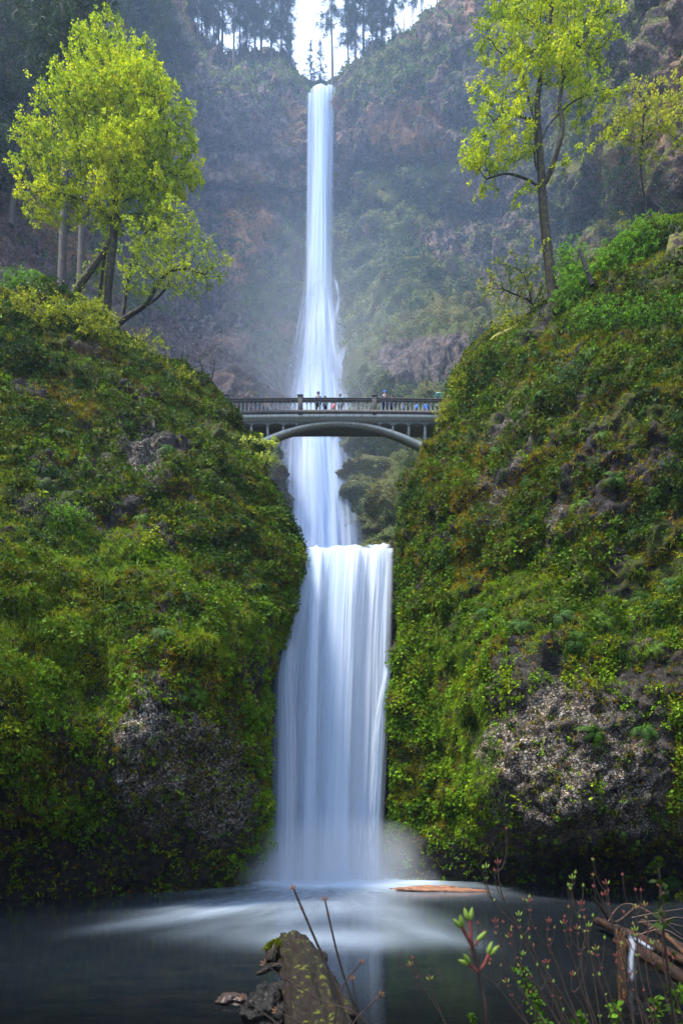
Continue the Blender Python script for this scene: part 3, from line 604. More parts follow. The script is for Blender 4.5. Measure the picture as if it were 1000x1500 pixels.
DEEP, MID, BRI, YEL = (.012, .034, .004), (.055, .115, .006), (.13, .25, .008), (.26, .31, .010)
BLU, OLI, ORA, BRN, TAN, ROS = (.040, .085, .022), (.095, .088, .007), (.25, .135, .006), (.045, .028, .016), (.15, .11, .07), (.12, .07, .07)
DN = 1.0 if not QUICK else .35
def cover(side, S, PL, DL, nm):
    A, n, at, px, py, ob = S
    v = in_view(S)
    bare = blob(px, py, PL)*.75+blob(px, py, DL)*.85+.9*bareness(A)
    low = sstep(780, 980, py)
    cu = cushion(A); topw = sstep(.85, .45, cu)
    nz = fbm(A, .55, 3, 91); n2 = fbm(A, .9, 3, 92); n3 = fbm(A, .25, 2, 93)
    g = np.clip(1-bare, 0, 1)
    fade = 1-.93*sstep(1190, 1290, py)
    g = g*fade
    # broad-leaved ground plants in patches
    wA = v*np.clip(g*.9+.05, 0, 1)*sstep(-.35, .25, nz+.15*low)*sstep(-.1, .1, n2+.15)
    zone = blob(px, py, [(1.0, 60, 1120, 90, 110), (1, 190, 1080, 30, 90), (.9, 620, 1080, 60, 160), (.9, 960, 1060, 50, 110), (.8, 620, 1200, 70, 50), (.8, 370, 1130, 22, 130), (.5, 860, 1080, 40, 30)])
    wA = (wA+v*zone*sstep(-.1, .2, n2)*.9*g)*(.12+topw)
    spr = v*.035*sstep(.0, .3, n2)
    P, nn = scatter(S, wA+spr, int(41000*DN), 101+side)
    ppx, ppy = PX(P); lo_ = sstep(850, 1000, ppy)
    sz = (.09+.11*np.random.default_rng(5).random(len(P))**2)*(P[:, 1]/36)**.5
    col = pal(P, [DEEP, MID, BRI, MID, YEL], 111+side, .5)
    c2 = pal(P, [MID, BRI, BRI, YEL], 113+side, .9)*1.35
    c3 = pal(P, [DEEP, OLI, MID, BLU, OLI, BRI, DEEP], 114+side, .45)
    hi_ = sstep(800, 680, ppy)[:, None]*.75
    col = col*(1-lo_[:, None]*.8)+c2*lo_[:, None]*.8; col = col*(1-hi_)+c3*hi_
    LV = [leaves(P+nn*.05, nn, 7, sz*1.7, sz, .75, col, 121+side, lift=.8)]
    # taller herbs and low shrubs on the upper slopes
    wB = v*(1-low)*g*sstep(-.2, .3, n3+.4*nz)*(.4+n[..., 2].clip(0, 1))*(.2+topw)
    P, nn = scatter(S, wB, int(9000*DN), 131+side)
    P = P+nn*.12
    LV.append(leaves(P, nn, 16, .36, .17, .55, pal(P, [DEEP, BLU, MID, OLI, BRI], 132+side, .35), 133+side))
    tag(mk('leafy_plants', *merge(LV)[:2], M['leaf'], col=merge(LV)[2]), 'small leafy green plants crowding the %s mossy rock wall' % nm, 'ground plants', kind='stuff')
    # moss: stubby drooping tufts that make soft cushions
    wM = v*np.clip(g+.15, 0, 1)*sstep(-.3, .2, -nz*.6+n3+.15)*(.15+topw)
    P, nn = scatter(S, wM, int(84000*DN), 141+side)
    col = pal(P, [MID, OLI, ORA, YEL, YEL, OLI, ORA, MID], 142+side, .3)
    og = blob(*PX(P), [(1, 215, 960, 30, 40), (1, 290, 1000, 80, 26), (.8, 110, 560, 60, 60), (1.3, 740, 955, 50, 26), (1, 710, 700, 40, 60), (1, 700, 850, 40, 80), (.9, 640, 720, 40, 60), (.9, 790, 880, 50, 60), (.8, 900, 730, 80, 40), (.7, 420, 800, 30, 60), (.7, 180, 880, 80, 20), (.8, 700, 880, 30, 60), (.6, 830, 690, 80, 80)])[:, None]
    col = col*(1-og*.6)+np.array(ORA)*1.15*og*.6
    T = [blades(P, nn, 5, .11, .19, .05, col, 143+side, .8, 2, .8)]
    tag(mk('moss_tufts', *merge(T)[:2], M['moss'], col=merge(T)[2]), 'shaggy green and orange moss padding the %s rock wall' % nm, 'moss', kind='stuff')
    # hanging grass
    wG = v*blob(px, py, [(1, 60, 900, 110, 90), (.7, 150, 830, 120, 40), (.8, 80, 1000, 90, 60), (.8, 330, 930, 70, 30), (.6, 260, 870, 60, 30)] if side < 0 else [(1, 665, 1000, 40, 90), (.7, 620, 960, 40, 60), (.5, 850, 940, 60, 20), (.6, 930, 900, 60, 50), (.5, 760, 870, 60, 30), (.5, 690, 1120, 30, 60)])*sstep(-.5, .2, n2)
    wG = wG+v*.03*g
    P, nn = scatter(S, wG, int(17000*DN), 151+side)
    T = [blades(P, nn, 10, .08, .42, .022, pal(P, [MID, BRI, YEL, BRI, MID], 152+side, .6)*1.1, 153+side, .6, 4, .9)]
    # dry stalks and twigs
    P, nn = scatter(S, v*(.25+sstep(0, .3, nz))*(1-low*.7)*g, int(3500*DN), 161+side)
    T2 = [blades(P, nn, 4, .2, .5, .014, pal(P, [BRN, TAN, BRN, ROS], 162+side, .5), 163+side, .6, 3, .25, ups=.5)]
    g_ = merge(T+T2)
    tag(mk('hanging_grass', g_[0], g_[1], M['leaf'], col=g_[2]), 'long grass and dry stalks hanging down the %s rock wall' % nm, 'grass', kind='stuff')
cover(-1, LA, PALE_L, DARK_L, 'left')
cover(1, RA, PALE_R, DARK_R, 'right')

# far wall: hanging shrubs and mossy mats, seen through the mist
A, n, at, px, py, ob = FA
v = ((px > -60) & (px < 1060) & (py > -60) & (py < 900)).astype(float)*sstep(.6, 0, n[..., 1])
nz = fbm(A, .09, 3, 171); n2 = fbm(A, .25, 3, 172)
FD, FM, FB, FY, FR = (.035, .055, .025), (.07, .11, .03), (.12, .17, .04), (.20, .22, .05), (.13, .085, .05)
bb = blob(px, py, [(1, 590, 280, 70, 40), (.9, 560, 350, 70, 40), (.8, 640, 90, 90, 80), (1, 900, 230, 130, 170), (.7, 410, 340, 40, 60), (.6, 600, 400, 80, 40), (.8, 590, 700, 70, 120), (.8, 400, 130, 60, 30), (.7, 300, 100, 60, 30), (.8, 625, 575, 90, 16), (.7, 620, 480, 90, 30), (.6, 540, 110, 60, 30), (.5, 310, 330, 40, 40), (.4, 90, 340, 120, 70), (.8, 60, 100, 200, 150)])
wt = v*(np.clip(at['moss'], 0, 1)*.35*sstep(-.1, .3, nz+.5*n2)+bb*sstep(-.25, .2, n2))
P, nn = scatter(FA, wt+v*.012, int(17000*DN), 173)
s_ = P[:, 1]/150
T = [leaves(P, nn, 12, 1.0*s_, .52*s_, .6, pal(P, [FD, FD, FM, FB, FR, FM, FY], 174, .06), 175, lift=.4)]
P, nn = scatter(FA, v*np.clip(at['moss'], 0, 1)*sstep(-.3, .3, n2), int(6000*DN), 176)
s_ = P[:, 1]/150
T.append(leaves(P, nn, 9, .9*s_, .30*s_, .6, pal(P, [FM, FY, FD, FB], 177, .05), 178, lift=.15))
g_ = merge(T)
tag(mk('cliff_shrubbery', g_[0], g_[1], M['farleaf'], col=g_[2]), 'hazy green shrubs and moss mats clinging to the far cliff', 'shrubbery', kind='stuff')

# ------------------------------------------------------------------ trees
def polyline(p, step):
    p = np.array(p, float); d = np.linalg.norm(np.diff(p, axis=0), axis=1); s = np.concatenate([[0], np.cumsum(d)])
    k = max(2, int(s[-1]/step)+1); t = np.linspace(0, s[-1], k)
    q = np.stack([np.interp(t, s, p[:, i]) for i in range(3)], 1)
    if k > 5:
        for _ in range(3): q[1:-1] = q[:-2]*.25+q[1:-1]*.5+q[2:]*.25
    return q
CR = {}
def grow(att, chains, step, infl, kill, iters, seed, wig=.25, up=.05):
    r = np.random.default_rng(seed)
    N_, par = [], []
    CR.clear()
    for c in chains:
        c, w0, w1 = c if len(c) == 3 and not hasattr(c[0][0], '__float__') and isinstance(c[1], float) else (c, 0., 0.)
        q = polyline(c, step)
        if N_:
            a = np.array(N_); j = int(np.argmin(((a-q[0])**2).sum(1)))
            start = 1 if ((a[j]-q[0])**2).sum() < (8*step)**2 else 0
            pa = j if start else -1
        else: start, pa = 0, -1
        for jj, x in enumerate(q[start:]):
            CR[len(N_)] = w0+(w1-w0)*jj/len(q); N_.append(x); par.append(pa); pa = len(N_)-1
    N_ = np.array(N_); par = np.array(par); cnt = np.zeros(len(N_), int)
    D = ((att[:, None]-N_[None])**2).sum(-1); idx = D.argmin(1); d2 = D.min(1); live = np.ones(len(att), bool)
    for it in range(iters):
        ac = live & (d2 < infl*infl)
        if not ac.any(): break
        u, inv = np.unique(idx[ac], return_inverse=True)
        dr = np.zeros((len(u), 3)); np.add.at(dr, inv, unit(att[ac]-N_[idx[ac]]))
        ok = cnt[u] < 4; u = u[ok]; dr = dr[ok]
        if len(u) == 0: break
        cnt[u] += 1
        nw = N_[u]+unit(unit(dr)+r.normal(size=dr.shape)*wig+np.array([0, 0, up]))*step
        b = len(N_); N_ = np.concatenate([N_, nw]); par = np.concatenate([par, u]); cnt = np.concatenate([cnt, np.zeros(len(nw), int)])
        D = ((att[:, None]-nw[None])**2).sum(-1); m = D.min(1); be = m < d2
        d2 = np.where(be, m, d2); idx = np.where(be, b+D.argmin(1), idx)
        live &= d2 > kill*kill
    return N_, par
def radii(par, r0, e=2.3, seedr=None):
    n = len(par); a = np.zeros(n); ch = np.zeros(n, int)
    big = np.full(n, -1); bv = np.zeros(n)
    for i in range(n-1, -1, -1):
        if a[i] == 0: a[i] = r0**e
        p = par[i]
        if p >= 0:
            a[p] += a[i]
            if a[i] > bv[p]: bv[p] = a[i]; big[p] = i
    return a**(1/e), big
def tubes(N_, par, rad, big, sides=5, minr=0.0):
    i = np.where((par >= 0))[0]; i = i[rad[i] >= minr]; p = par[i]
    d = unit(N_[i]-N_[p]); dp = d.copy(); gp = par[p]; hg = gp >= 0
    main = big[p] == i
    dp[hg & main] = unit(N_[p[hg & main]]-N_[gp[hg & main]])
    r1 = np.where(main, rad[p], np.minimum(rad[p], rad[i]*1.15)); r2 = rad[i]
    t = np.linspace(0, 2*np.pi, sides, endpoint=False)
    def ring(c, ax, r):
        h = np.where(np.abs(ax[:, 2:3]) > .9, np.array([[1., 0, 0]]), np.array([[0, 0, 1.]]))
        h = np.broadcast_to(np.array([0.31, .95, .05]), ax.shape)
        a = unit(np.cross(ax, h)); b = np.cross(ax, a)
        return c[:, None]+(a[:, None]*np.cos(t)[None, :, None]+b[:, None]*np.sin(t)[None, :, None])*r[:, None, None]
    V = np.concatenate([ring(N_[p], dp, r1), ring(N_[i], d, r2)], 1)
    k = np.arange(sides); q = np.stack([k, (k+1) % sides, (k+1) % sides+sides, k+sides], 1)
    Q = (np.arange(len(i))[:, None, None]*(2*sides)+q[None]).reshape(-1, 4)
    return V.reshape(-1, 3), Q
def fill(ells, cnt, seed, shell=.45, gaps=None):
    """random points in a union of ellipsoids (px, py, Y, rx, ry, depth radius m), thinner towards the middle"""
    r = np.random.default_rng(seed); vol = np.array([e[3]*e[4]*(e[5]) for e in ells]); out_ = []
    for e, k in zip(ells, (vol**.8/(vol**.8).sum()*cnt).astype(int)+1):
        u = unit(r.normal(size=(k, 3)))*(r.random((k, 1))**shell*.999)
        u = u*(1+.18*fbm(u, 1.6, 2, seed)[:, None])
        c = W(e[0], e[1], e[2]); s = e[2]/F
        out_.append(c+u*np.array([e[3]*s, e[5], e[4]*s]))
    A_ = np.concatenate(out_)
    return A_ if gaps is None else A_[fbm(A_*np.array([.8, .8, 1.5]), gaps, 3, seed+9)+.18*r.normal(size=len(A_)) > .05]
def tree(name, base, label, cat, ells, chains, nat, r0, step, leafk, leafL, cols, seed, group=None, bark='bark', lmat='leafy', infl=None, kill=None, lr=.28, every=1.0, rs=1.0, clumps=1, wig=.25, cp='crown'):
    root = empty(name, base, label, cat, group)
    att = fill(ells, nat, seed, gaps=.34 if nat > 1000 else None)
    N_, par = grow(att, [([tuple(W(*p)) for p in c[0]], c[1], c[2]) if isinstance(c, tuple) else [tuple(W(*p)) for p in c] for c in chains], step, infl or step*9, kill or step*1.6, 120, seed, wig)
    rad, big = radii(par, r0); rad = rad*rs; thin = rad < r0*1.9
    for i_, w_ in CR.items(): rad[i_] = max(rad[i_], w_)
    V, Q = tubes(N_, par, rad, big, 6)
    part('trunk', V, Q, M[bark], root, smooth=True)
    haschild = np.zeros(len(N_), bool); haschild[par[par >= 0]] = True
    r = np.random.default_rng(seed+1)
    tips = np.where(thin & (r.random(len(N_)) < every))[0]
    if leafk:
        P = np.repeat(N_[tips], clumps, 0); P = P+r.normal(size=P.shape)*lr*.8*(clumps > 1)
        nn = unit(r.normal(size=P.shape)*.5+np.array([0, -.25, .8]))
        LV = leaves(P, nn, leafk, lr, leafL, .8, pal(P, cols, seed+2, .35, .5), seed+3, .5, .2, .4, .2)
        part(cp, LV[0], LV[1], M[lmat], root, col=LV[2])
    return root
SPR = [(.10, .16, .006), (.24, .33, .008), (.37, .45, .010), (.46, .49, .012)]
TQ = 1.0 if not QUICK else .4
tree('maple_tree', W(158, 478, 49.5), 'big broad maple with dense yellow green spring leaves and mossy trunk on the left cliff', 'tree',
     [(175, 120, 51, 75, 60, 3.5), (215, 175, 50, 72, 80, 3.5), (130, 185, 50.5, 80, 55, 3.5), (95, 245, 50, 62, 35, 2.6), (235, 235, 49.5, 58, 50, 3), (160, 235, 48.5, 70, 38, 2.6), (40, 250, 50, 36, 14, 1.4), (70, 300, 50, 55, 22, 2), (150, 300, 49, 50, 28, 2.2), (225, 300, 49, 45, 30, 2.5), (150, 90, 51.5, 40, 35, 2.4), (262, 225, 49.4, 36, 50, 2.2), (60, 215, 50.4, 40, 26, 2)],
     [([(158, 482, 49.5), (158, 430, 49.5), (164, 370, 49.5), (168, 320, 49.8), (172, 270, 50), (176, 200, 50.4), (182, 130, 50.6)], .24, .06),
      ([(98, 448, 48.6), (118, 415, 48.8), (142, 383, 49.1), (162, 352, 49.5)], .30, .18), ([(146, 478, 50.2), (146, 430, 50.2), (152, 380, 50), (163, 345, 49.8)], .13, .10),
      [(167, 325, 49.7), (140, 300, 49.6), (100, 285, 49.6), (60, 280, 49.8)], [(170, 290, 49.9), (200, 262, 49.8), (232, 245, 49.6)], [(171, 262, 50), (150, 235, 50), (118, 222, 50.2)],
      [(174, 235, 50.1), (205, 205, 50), (222, 170, 50)], [(178, 185, 50.4), (150, 160, 50.6), (125, 150, 50.8)]],
     int(9800*TQ), .015, .27, 13, .14, SPR, 301, infl=4.0, kill=.42, lr=.27, clumps=2, rs=1.0)
tree('maple_tree', W(176, 480, 49), 'slender maple leaning over a low crooked limb with loose pale leaves', 'tree',
     [(225, 350, 48, 50, 40, 2.2), (275, 400, 47.5, 58, 32, 2), (302, 385, 47.5, 34, 38, 1.6), (262, 330, 48, 34, 34, 1.8), (215, 400, 48, 45, 30, 2), (245, 340, 48.5, 36, 42, 2)],
     [([(168, 478, 48.6), (188, 462, 48.5), (214, 448, 48.3), (228, 420, 48.2), (243, 398, 48), (270, 392, 47.8), (300, 402, 47.6)], .20, .04), ([(215, 448, 48.3), (236, 432, 48.2), (246, 418, 48)], .09, .05),
      ([(178, 478, 49), (184, 430, 49), (192, 385, 48.8), (205, 350, 48.6), (228, 325, 48.5)], .17, .04)],
     int(2300*TQ), .013, .3, 9, .125, [(.16, .24, .02), (.27, .36, .02), (.37, .43, .025)], 302, infl=3.5, kill=.5, lr=.24, every=.9, clumps=2)
tree('maple_tree', W(810, 442, 45), 'tall open maple with forked mossy trunk and bright spring leaves on the right cliff', 'tree',
     [(800, 30, 46, 90, 75, 3.2), (745, 60, 45.6, 62, 60, 2.6), (860, 60, 45.6, 50, 70, 2.6), (735, 140, 45.2, 60, 48, 2.6), (705, 200, 45, 36, 38, 2), (700, 255, 44.8, 30, 36, 1.6), (745, 205, 45, 40, 36, 2), (850, 150, 45, 50, 36, 2.2), (815, 105, 45, 60, 40, 2.4), (690, 215, 45, 26, 30, 1.5), (800, -40, 46.4, 90, 50, 3)],
     [([(812, 446, 45), (806, 400, 45), (800, 350, 45), (795, 300, 45), (793, 262, 45), (789, 200, 45.2), (786, 150, 45.4), (795, 90, 45.7), (806, 30, 46), (812, -40, 46.4)], .36, .06),
      ([(796, 272, 45), (808, 245, 44.8), (818, 215, 44.6), (825, 185, 44.6), (818, 150, 44.8), (826, 110, 45), (845, 60, 45.2)], .19, .06), [(794, 268, 45), (782, 235, 45), (784, 190, 45), (776, 150, 45), (765, 110, 45.2)],
      ([(794, 278, 45), (775, 262, 44.8), (740, 252, 44.6), (712, 262, 44.4)], .09, .04), [(798, 262, 45), (830, 236, 44.6), (870, 210, 44.4), (905, 196, 44.2)], [(790, 215, 45.2), (800, 185, 45), (835, 150, 44.8), (870, 132, 44.6), (905, 128, 44.4)],
      [(793, 282, 45), (778, 276, 44.8), (762, 274, 44.6), (752, 300, 44.4)], [(802, 362, 45), (792, 358, 44.8), (785, 355, 44.6)], [(784, 175, 45.2), (760, 170, 45), (735, 165, 44.8)]],
     int(4200*TQ), .015, .30, 13, .135, SPR, 303, infl=3.6, kill=.5, lr=.27, every=.95, clumps=2)
tree('maple_tree', W(870, 330, 50), 'thin maple with sparse golden green leaves reaching over from the far right slope', 'tree',
     [(930, 150, 49, 40, 24, 1.8), (985, 140, 48, 30, 36, 1.6), (960, 190, 48.6, 50, 22, 1.8), (905, 190, 49, 30, 24, 1.4), (1010, 180, 48, 30, 40, 1.6)],
     [[(950, 345, 50), (945, 300, 50), (938, 250, 49.8), (940, 200, 49.4), (945, 150, 49)], [(940, 210, 49.4), (970, 180, 49), (995, 150, 48.6)], [(950, 345, 50), (925, 330, 49.8), (910, 322, 49.6)]],
     int(420*TQ), .014, .3, 7, .17, [(.20, .24, .03), (.32, .35, .03), (.36, .33, .05)], 304, infl=4, kill=.55, lr=.28, clumps=2)
tree('small_tree', W(775, 480, 47.6), 'small grey stemmed tree with scattered pale yellow leaf tufts below the tall maple', 'tree',
     [(745, 400, 47, 42, 24, 1.6), (715, 420, 47, 24, 20, 1.4), (780, 410, 47.6, 40, 34, 1.6), (760, 440, 47.4, 50, 26, 1.6)],
     [[(778, 482, 47.6), (778, 440, 47.6), (772, 410, 47.5), (760, 395, 47.3)], [(778, 450, 47.6), (795, 420, 47.6)], [(776, 440, 47.5), (740, 425, 47.2)]],
     int(700*TQ), .012, .26, 6, .14, [(.12, .17, .04), (.28, .32, .04), (.38, .38, .04)], 305, infl=4, kill=.4, lr=.22, every=.8, clumps=1)
tree('small_tree', W(362, 680, 45.4), 'little maple with fresh pale green leaves beside the left end of the bridge', 'tree',
     [(375, 652, 45, 22, 8, .8), (395, 648, 45, 14, 7, .6), (388, 672, 44.8, 20, 10, .7), (355, 650, 45, 18, 7, .7)],
     [[(386, 700, 44.8), (383, 680, 45), (376, 662, 45.1)], [(385, 688, 44.9), (394, 670, 44.8), (398, 655, 44.8)]],
     160, .012, .2, 8, .12, [(.20, .29, .05), (.32, .40, .08), (.38, .45, .10)], 306, infl=3, kill=.25, lr=.18, clumps=2)
tree('bare_sapling', W(305, 590, 48), 'bare dark sapling on the brow just before the left bridge end', 'sapling',
     [(296, 545, 48, 24, 28, 1), (310, 530, 48, 14, 24, .8)],
     [[(303, 600, 48), (302, 570, 48), (296, 540, 48), (292, 522, 48)], [(302, 575, 48), (312, 550, 48), (314, 530, 48)]], 130, .012, .2, 3, .09, [(.12, .14, .03), (.2, .22, .05)], 307, infl=3, kill=.25, lr=.14, every=.35)
tree('bare_shrub', W(408, 770, 43.2), 'tiny bare twiggy shrub jutting from the left wall beside the upper water veil', 'shrub',
     [(415, 725, 43.4, 14, 18, .5), (410, 750, 43.4, 10, 10, .4)], [[(408, 762, 43), (413, 740, 43.2), (418, 722, 43.3)]], 60, .009, .15, 0, .1, [], 308, infl=3, kill=.2)

GRN = [(.03, .08, .01), (.07, .17, .012), (.13, .28, .02), (.10, .20, .04)]
THI = [(.07, .11, .012), (.20, .25, .02), (.30, .34, .025), (.16, .18, .02)]
def shrub(px, py, Y, rx, ry, dz, label, cols, seed, nat=260, k=8, L=.12, every=1.0, name='shrub', cat='shrub', extra=(), r0=.008, cl=2):
    ch = []
    rr = np.random.default_rng(seed)
    for j in range(5):
        a = rr.uniform(-.8, .8)
        ch.append([(px+a*rx*.25, py+ry*.95, Y+.2), (px+a*rx*.5, py+ry*.4, Y), (px+a*rx*.8, py-ry*.2, Y-.1)])
    return tree(name, W(px, py+ry, Y), label, cat, [(px, py, Y, rx, ry, dz)]+list(extra), ch, int(nat*(.5+.5*TQ)), r0, .22, k, L, cols, seed, infl=3.5, kill=.3, lr=.2, every=every, clumps=cl, cp='foliage')
shrub(50, 466, 43.0, 66, 40, 1.5, 'yellow green thicket of vine maple on the top left brow', THI, 321, 760, 8, .13, extra=[(125, 482, 43.6, 55, 42, 1.4)])
shrub(135, 545, 43.6, 46, 36, 1.0, 'loose olive bush hanging below the vine maple thicket', THI, 322, 320, 6, .11, .8)
shrub(40, 425, 52, 40, 22, 1.4, 'dense fresh green bush in front of the two grey conifer trunks', GRN, 323, 380, 9, .13)
shrub(205, 520, 46.6, 44, 34, 1.0, 'pale leafed bush at the brow right of the maple trunks', THI, 324, 380, 6, .11, .7)
shrub(100, 765, 34.2, 42, 30, .8, 'bright green bush with a woody base halfway up the left slope', GRN, 325, 420, 9, .09)
shrub(50, 755, 33.6, 38, 30, .7, 'grey twiggy bush beside the bright green bush on the left slope', [(.05, .08, .05), (.06, .11, .07), (.09, .08, .06)], 326, 420, 4, .08, .6)
shrub(860, 430, 42.6, 50, 40, 1.5, 'light green rounded bush at the foot of the tall right maple', GRN[1:], 327, 560, 10, .13)
shrub(925, 392, 41.4, 60, 46, 1.6, 'largest fresh green bush on the crest of the right cliff', GRN[1:], 328, 760, 10, .13)
shrub(948, 350, 41, 36, 30, 1.3, 'green bush beside the mossy stump on the right crest', GRN[1:], 329, 260, 8, .12)
shrub(900, 472, 38.9, 70, 36, 1.2, 'dark green sprawling bush under the crest of the right cliff', GRN, 330, 560, 8, .11)
shrub(835, 385, 44, 26, 34, 1.0, 'slim upright green bush behind the leaning black snag', GRN[1:], 331, 220, 8, .12)
shrub(975, 480, 37.6, 40, 50, 1.1, 'deep green bush at the edge of the right slope below the crest', GRN[:3], 332, 460, 9, .11)
shrub(850, 560, 38.2, 50, 26, .9, 'blue green spreading bush on the upper middle of the right wall', [(.03, .07, .03), (.05, .12, .06), (.08, .14, .06)], 333, 360, 9, .10)
shrub(690, 560, 45, 34, 34, .9, 'olive yellow bush overhanging the right end of the bridge', THI, 334, 380, 7, .10)
shrub(655, 610, 46.6, 20, 34, .8, 'small yellow green bush hugging the right bridge abutment', THI, 335, 260, 7, .10)
shrub(740, 580, 42.2, 22, 30, .7, 'pale leafed sprig bush on the shoulder right of the bridge', [(.2, .26, .05), (.14, .2, .04)], 336, 160, 7, .10)
shrub(262, 560, 47.4, 34, 22, .9, 'olive bush with pale new leaves on the brow left of the bare sapling', THI, 342, 300, 7, .10, .8)
shrub(750, 480, 45.6, 40, 20, .9, 'low tangled olive bush around the mossy fallen limb', THI, 343, 320, 6, .10, .8)
shrub(600, 735, 70, 22, 50, 1.5, 'hazy green bush under the right side of the bridge arch', [(.07, .11, .03), (.13, .18, .04)], 337, 300, 7, .18)
shrub(330, 645, 46.2, 26, 16, .7, 'low green bush right below the left end of the bridge', GRN, 338, 200, 8, .10)
shrub(820, 900, 32.6, 50, 14, .6, 'bright green leafy clump on the ledge of the right wall', [(.09, .17, .02), (.16, .25, .03)], 339, 300, 8, .09)
shrub(60, 700, 36, 50, 16, .7, 'blue green low bush on the left slope above the grey twiggy one', [(.03, .08, .035), (.05, .12, .05)], 340, 300, 9, .10)
shrub(215, 700, 38, 40, 16, .7, 'green bush in the middle of the upper left slope', GRN, 341, 260, 8, .10)

# ferns: arching fronds with paired leaflets
def fern_mesh(nf, L, nl, seed):
    r = np.random.default_rng(seed); VV = []
    for f in range(nf):
        a = 2*np.pi*f/nf+r.normal()*.3; d = np.array([math.cos(a), math.sin(a), .0]); l = L*r.uniform(.75, 1.15); e = r.uniform(.5, 1.1)
        p = np.zeros(3); dr = unit(d+np.array([0, 0, e]))
        s = np.cross(d, [0, 0, 1.])
        for k in range(nl):
            t = k/nl; p = p+dr*l/nl; dr = unit(dr+np.array([0, 0, -2.6/nl]))
            w = l*.20*math.sin(math.pi*min(1, .12+t*.9))**.7*(1-t*.35)
            for sg in (-1, 1):
                b = p; q = p+s*sg*w+dr*w*.35-np.array([0, 0, w*.25]); h = dr*l/nl*.42
                VV.append([b-h, q-h*.3, q+h*.3, b+h])
    V = np.array(VV).reshape(-1, 3); return V, np.arange(len(V)).reshape(-1, 4)
def place_ferns(S, spots, seed, group, label, Ls=.72, cols=((.05, .12, .008), (.09, .17, .012), (.05, .12, .016))):
    A, n, at, px, py, ob = S; r = np.random.default_rng(seed); first = []
    for k in range(4):
        V, Q = fern_mesh(13, Ls, 11, seed+k); me = bpy.data.meshes.new('sword_fern')
        o = mk('sword_fern', V, Q, M['leaf'], col=np.clip(np.array(cols[k % len(cols)])*(1+.25*r.normal(size=(len(Q), 1))), .01, 1)); first.append(o)
    for k, (x, y, s) in enumerate(spots):
        d = (px-x)**2+(py-y)**2+(A[..., 1] > 60)*1e6; i = np.unravel_index(d.argmin(), d.shape)
        o = first[k] if k < 4 else first[k % 4].copy()
        if k >= 4: C.objects.link(o)
        nn = unit(n[i]+np.array([0, -.2, .7])); o.location = A[i]+n[i]*.12
        q = Vector(nn).to_track_quat('Z', 'Y'); o.rotation_mode = 'QUATERNION'; o.rotation_quaternion = q @ Quaternion((0, 0, 1), r.uniform(0, 6.3)); o.scale = [s]*3
        tag(o, label, 'fern', group)
rr = np.random.default_rng(77)
fl = [(x, y, rr.uniform(.8, 1.3)) for x, y in [(300, 880), (265, 905), (250, 870), (340, 965), (320, 1000), (290, 1015), (350, 1010), (365, 985), (270, 1025), (310, 1040), (240, 930), (215, 890), (190, 620), (130, 650), (95, 640), (60, 560), (245, 660), (290, 650), (320, 700), (330, 760), (290, 720), (210, 760), (380, 860), (350, 820), (175, 740), (30, 660), (150, 700), (230, 800), (120, 560), (275, 605)]]
place_ferns(LA, fl, 401, 'sword ferns on the left rock wall', 'dark green sword fern arching out of the left mossy wall')
fr = [(x, y, rr.uniform(.8, 1.4)) for x, y in [(840, 890), (860, 900), (820, 905), (960, 885), (945, 880), (700, 880), (720, 900), (660, 890), (760, 915), (880, 910), (760, 610), (790, 580), (800, 640), (880, 640), (940, 600), (900, 700), (960, 720), (700, 700), (690, 640), (730, 660), (780, 700), (850, 740), (920, 780), (600, 900), (610, 880), (640, 930), (780, 950), (840, 940), (905, 960), (960, 950), (990, 860), (990, 640), (860, 520), (930, 540), (985, 1290), (640, 760), (620, 700), (680, 1020), (940, 1070), (870, 1075)]]
place_ferns(RA, fr, 411, 'sword ferns on the right rock wall', 'green sword fern arching out of the right mossy wall')

# conifers
def conifer_parts(H, seed, bare=.3, spread=.17, nb=80, dens=1.0):
    r = np.random.default_rng(seed)
    z = np.linspace(0, H, 18); rad = H*.0105*(1-z/H*.93)
    c = np.stack([.15*np.sin(z*.2+seed), .15*np.cos(z*.17+seed), z], 1)
    par = np.arange(-1, 17); big = np.full(18, -1); big[:-1] = np.arange(1, 18)
    T = [tubes(c, par, rad, big, 8)]
    L = []; tv = []
    o = len(T[0][0]); TV, TQ_ = [T[0][0]], [T[0][1]]
    for b in range(nb):
        t = bare+(1-bare)*(b+r.random())/nb
        hz = t*H; l = H*spread*(1-((t-bare)/(1-bare))**1.4*.88)*r.uniform(.45, 1.15)
        if r.random() < .12: continue
        a = r.uniform(0, 6.283); d = np.array([math.cos(a), math.sin(a), r.uniform(-.15, .25)]); ns = 7
        p = np.array([0, 0, hz]); q = [p]
        for s in range(ns):
            p = p+d*l/ns; d = d+np.array([0, 0, -.11+ (.06 if s > 4 else 0)]); q.append(p)
        q = np.array(q); rb = np.linspace(H*.0022, H*.0005, ns+1); big2 = np.full(ns+1, -1); big2[:-1] = np.arange(1, ns+1)
        v, qq = tubes(q, np.arange(-1, ns), rb, big2, 4); TV.append(v); TQ_.append(qq+o); o += len(v)
        m = int(26*dens*(l/H/spread)+6)
        tt = r.random(m)**.7*ns*.999; i = tt.astype(int); c_ = q[i]*(1-(tt-i))[:, None]+q[i+1]*(tt-i)[:, None]
        L.append(c_+r.normal(size=(m, 3))*np.array([.3, .3, .22])*H/32)
    P = np.concatenate(L); nn = np.broadcast_to(np.array([0, 0, 1.]), P.shape)
    c3 = pal(P, [(.018, .03, .018), (.03, .05, .024), (.045, .065, .028)], seed, .3, .5)
    B = blades(P, nn, 7, .40*H/32, .80*H/32, .085*H/32, c3, seed+1, .1, 2, .9, ups=-.1)
    return np.concatenate(TV), np.concatenate(TQ_), B
CT = {}
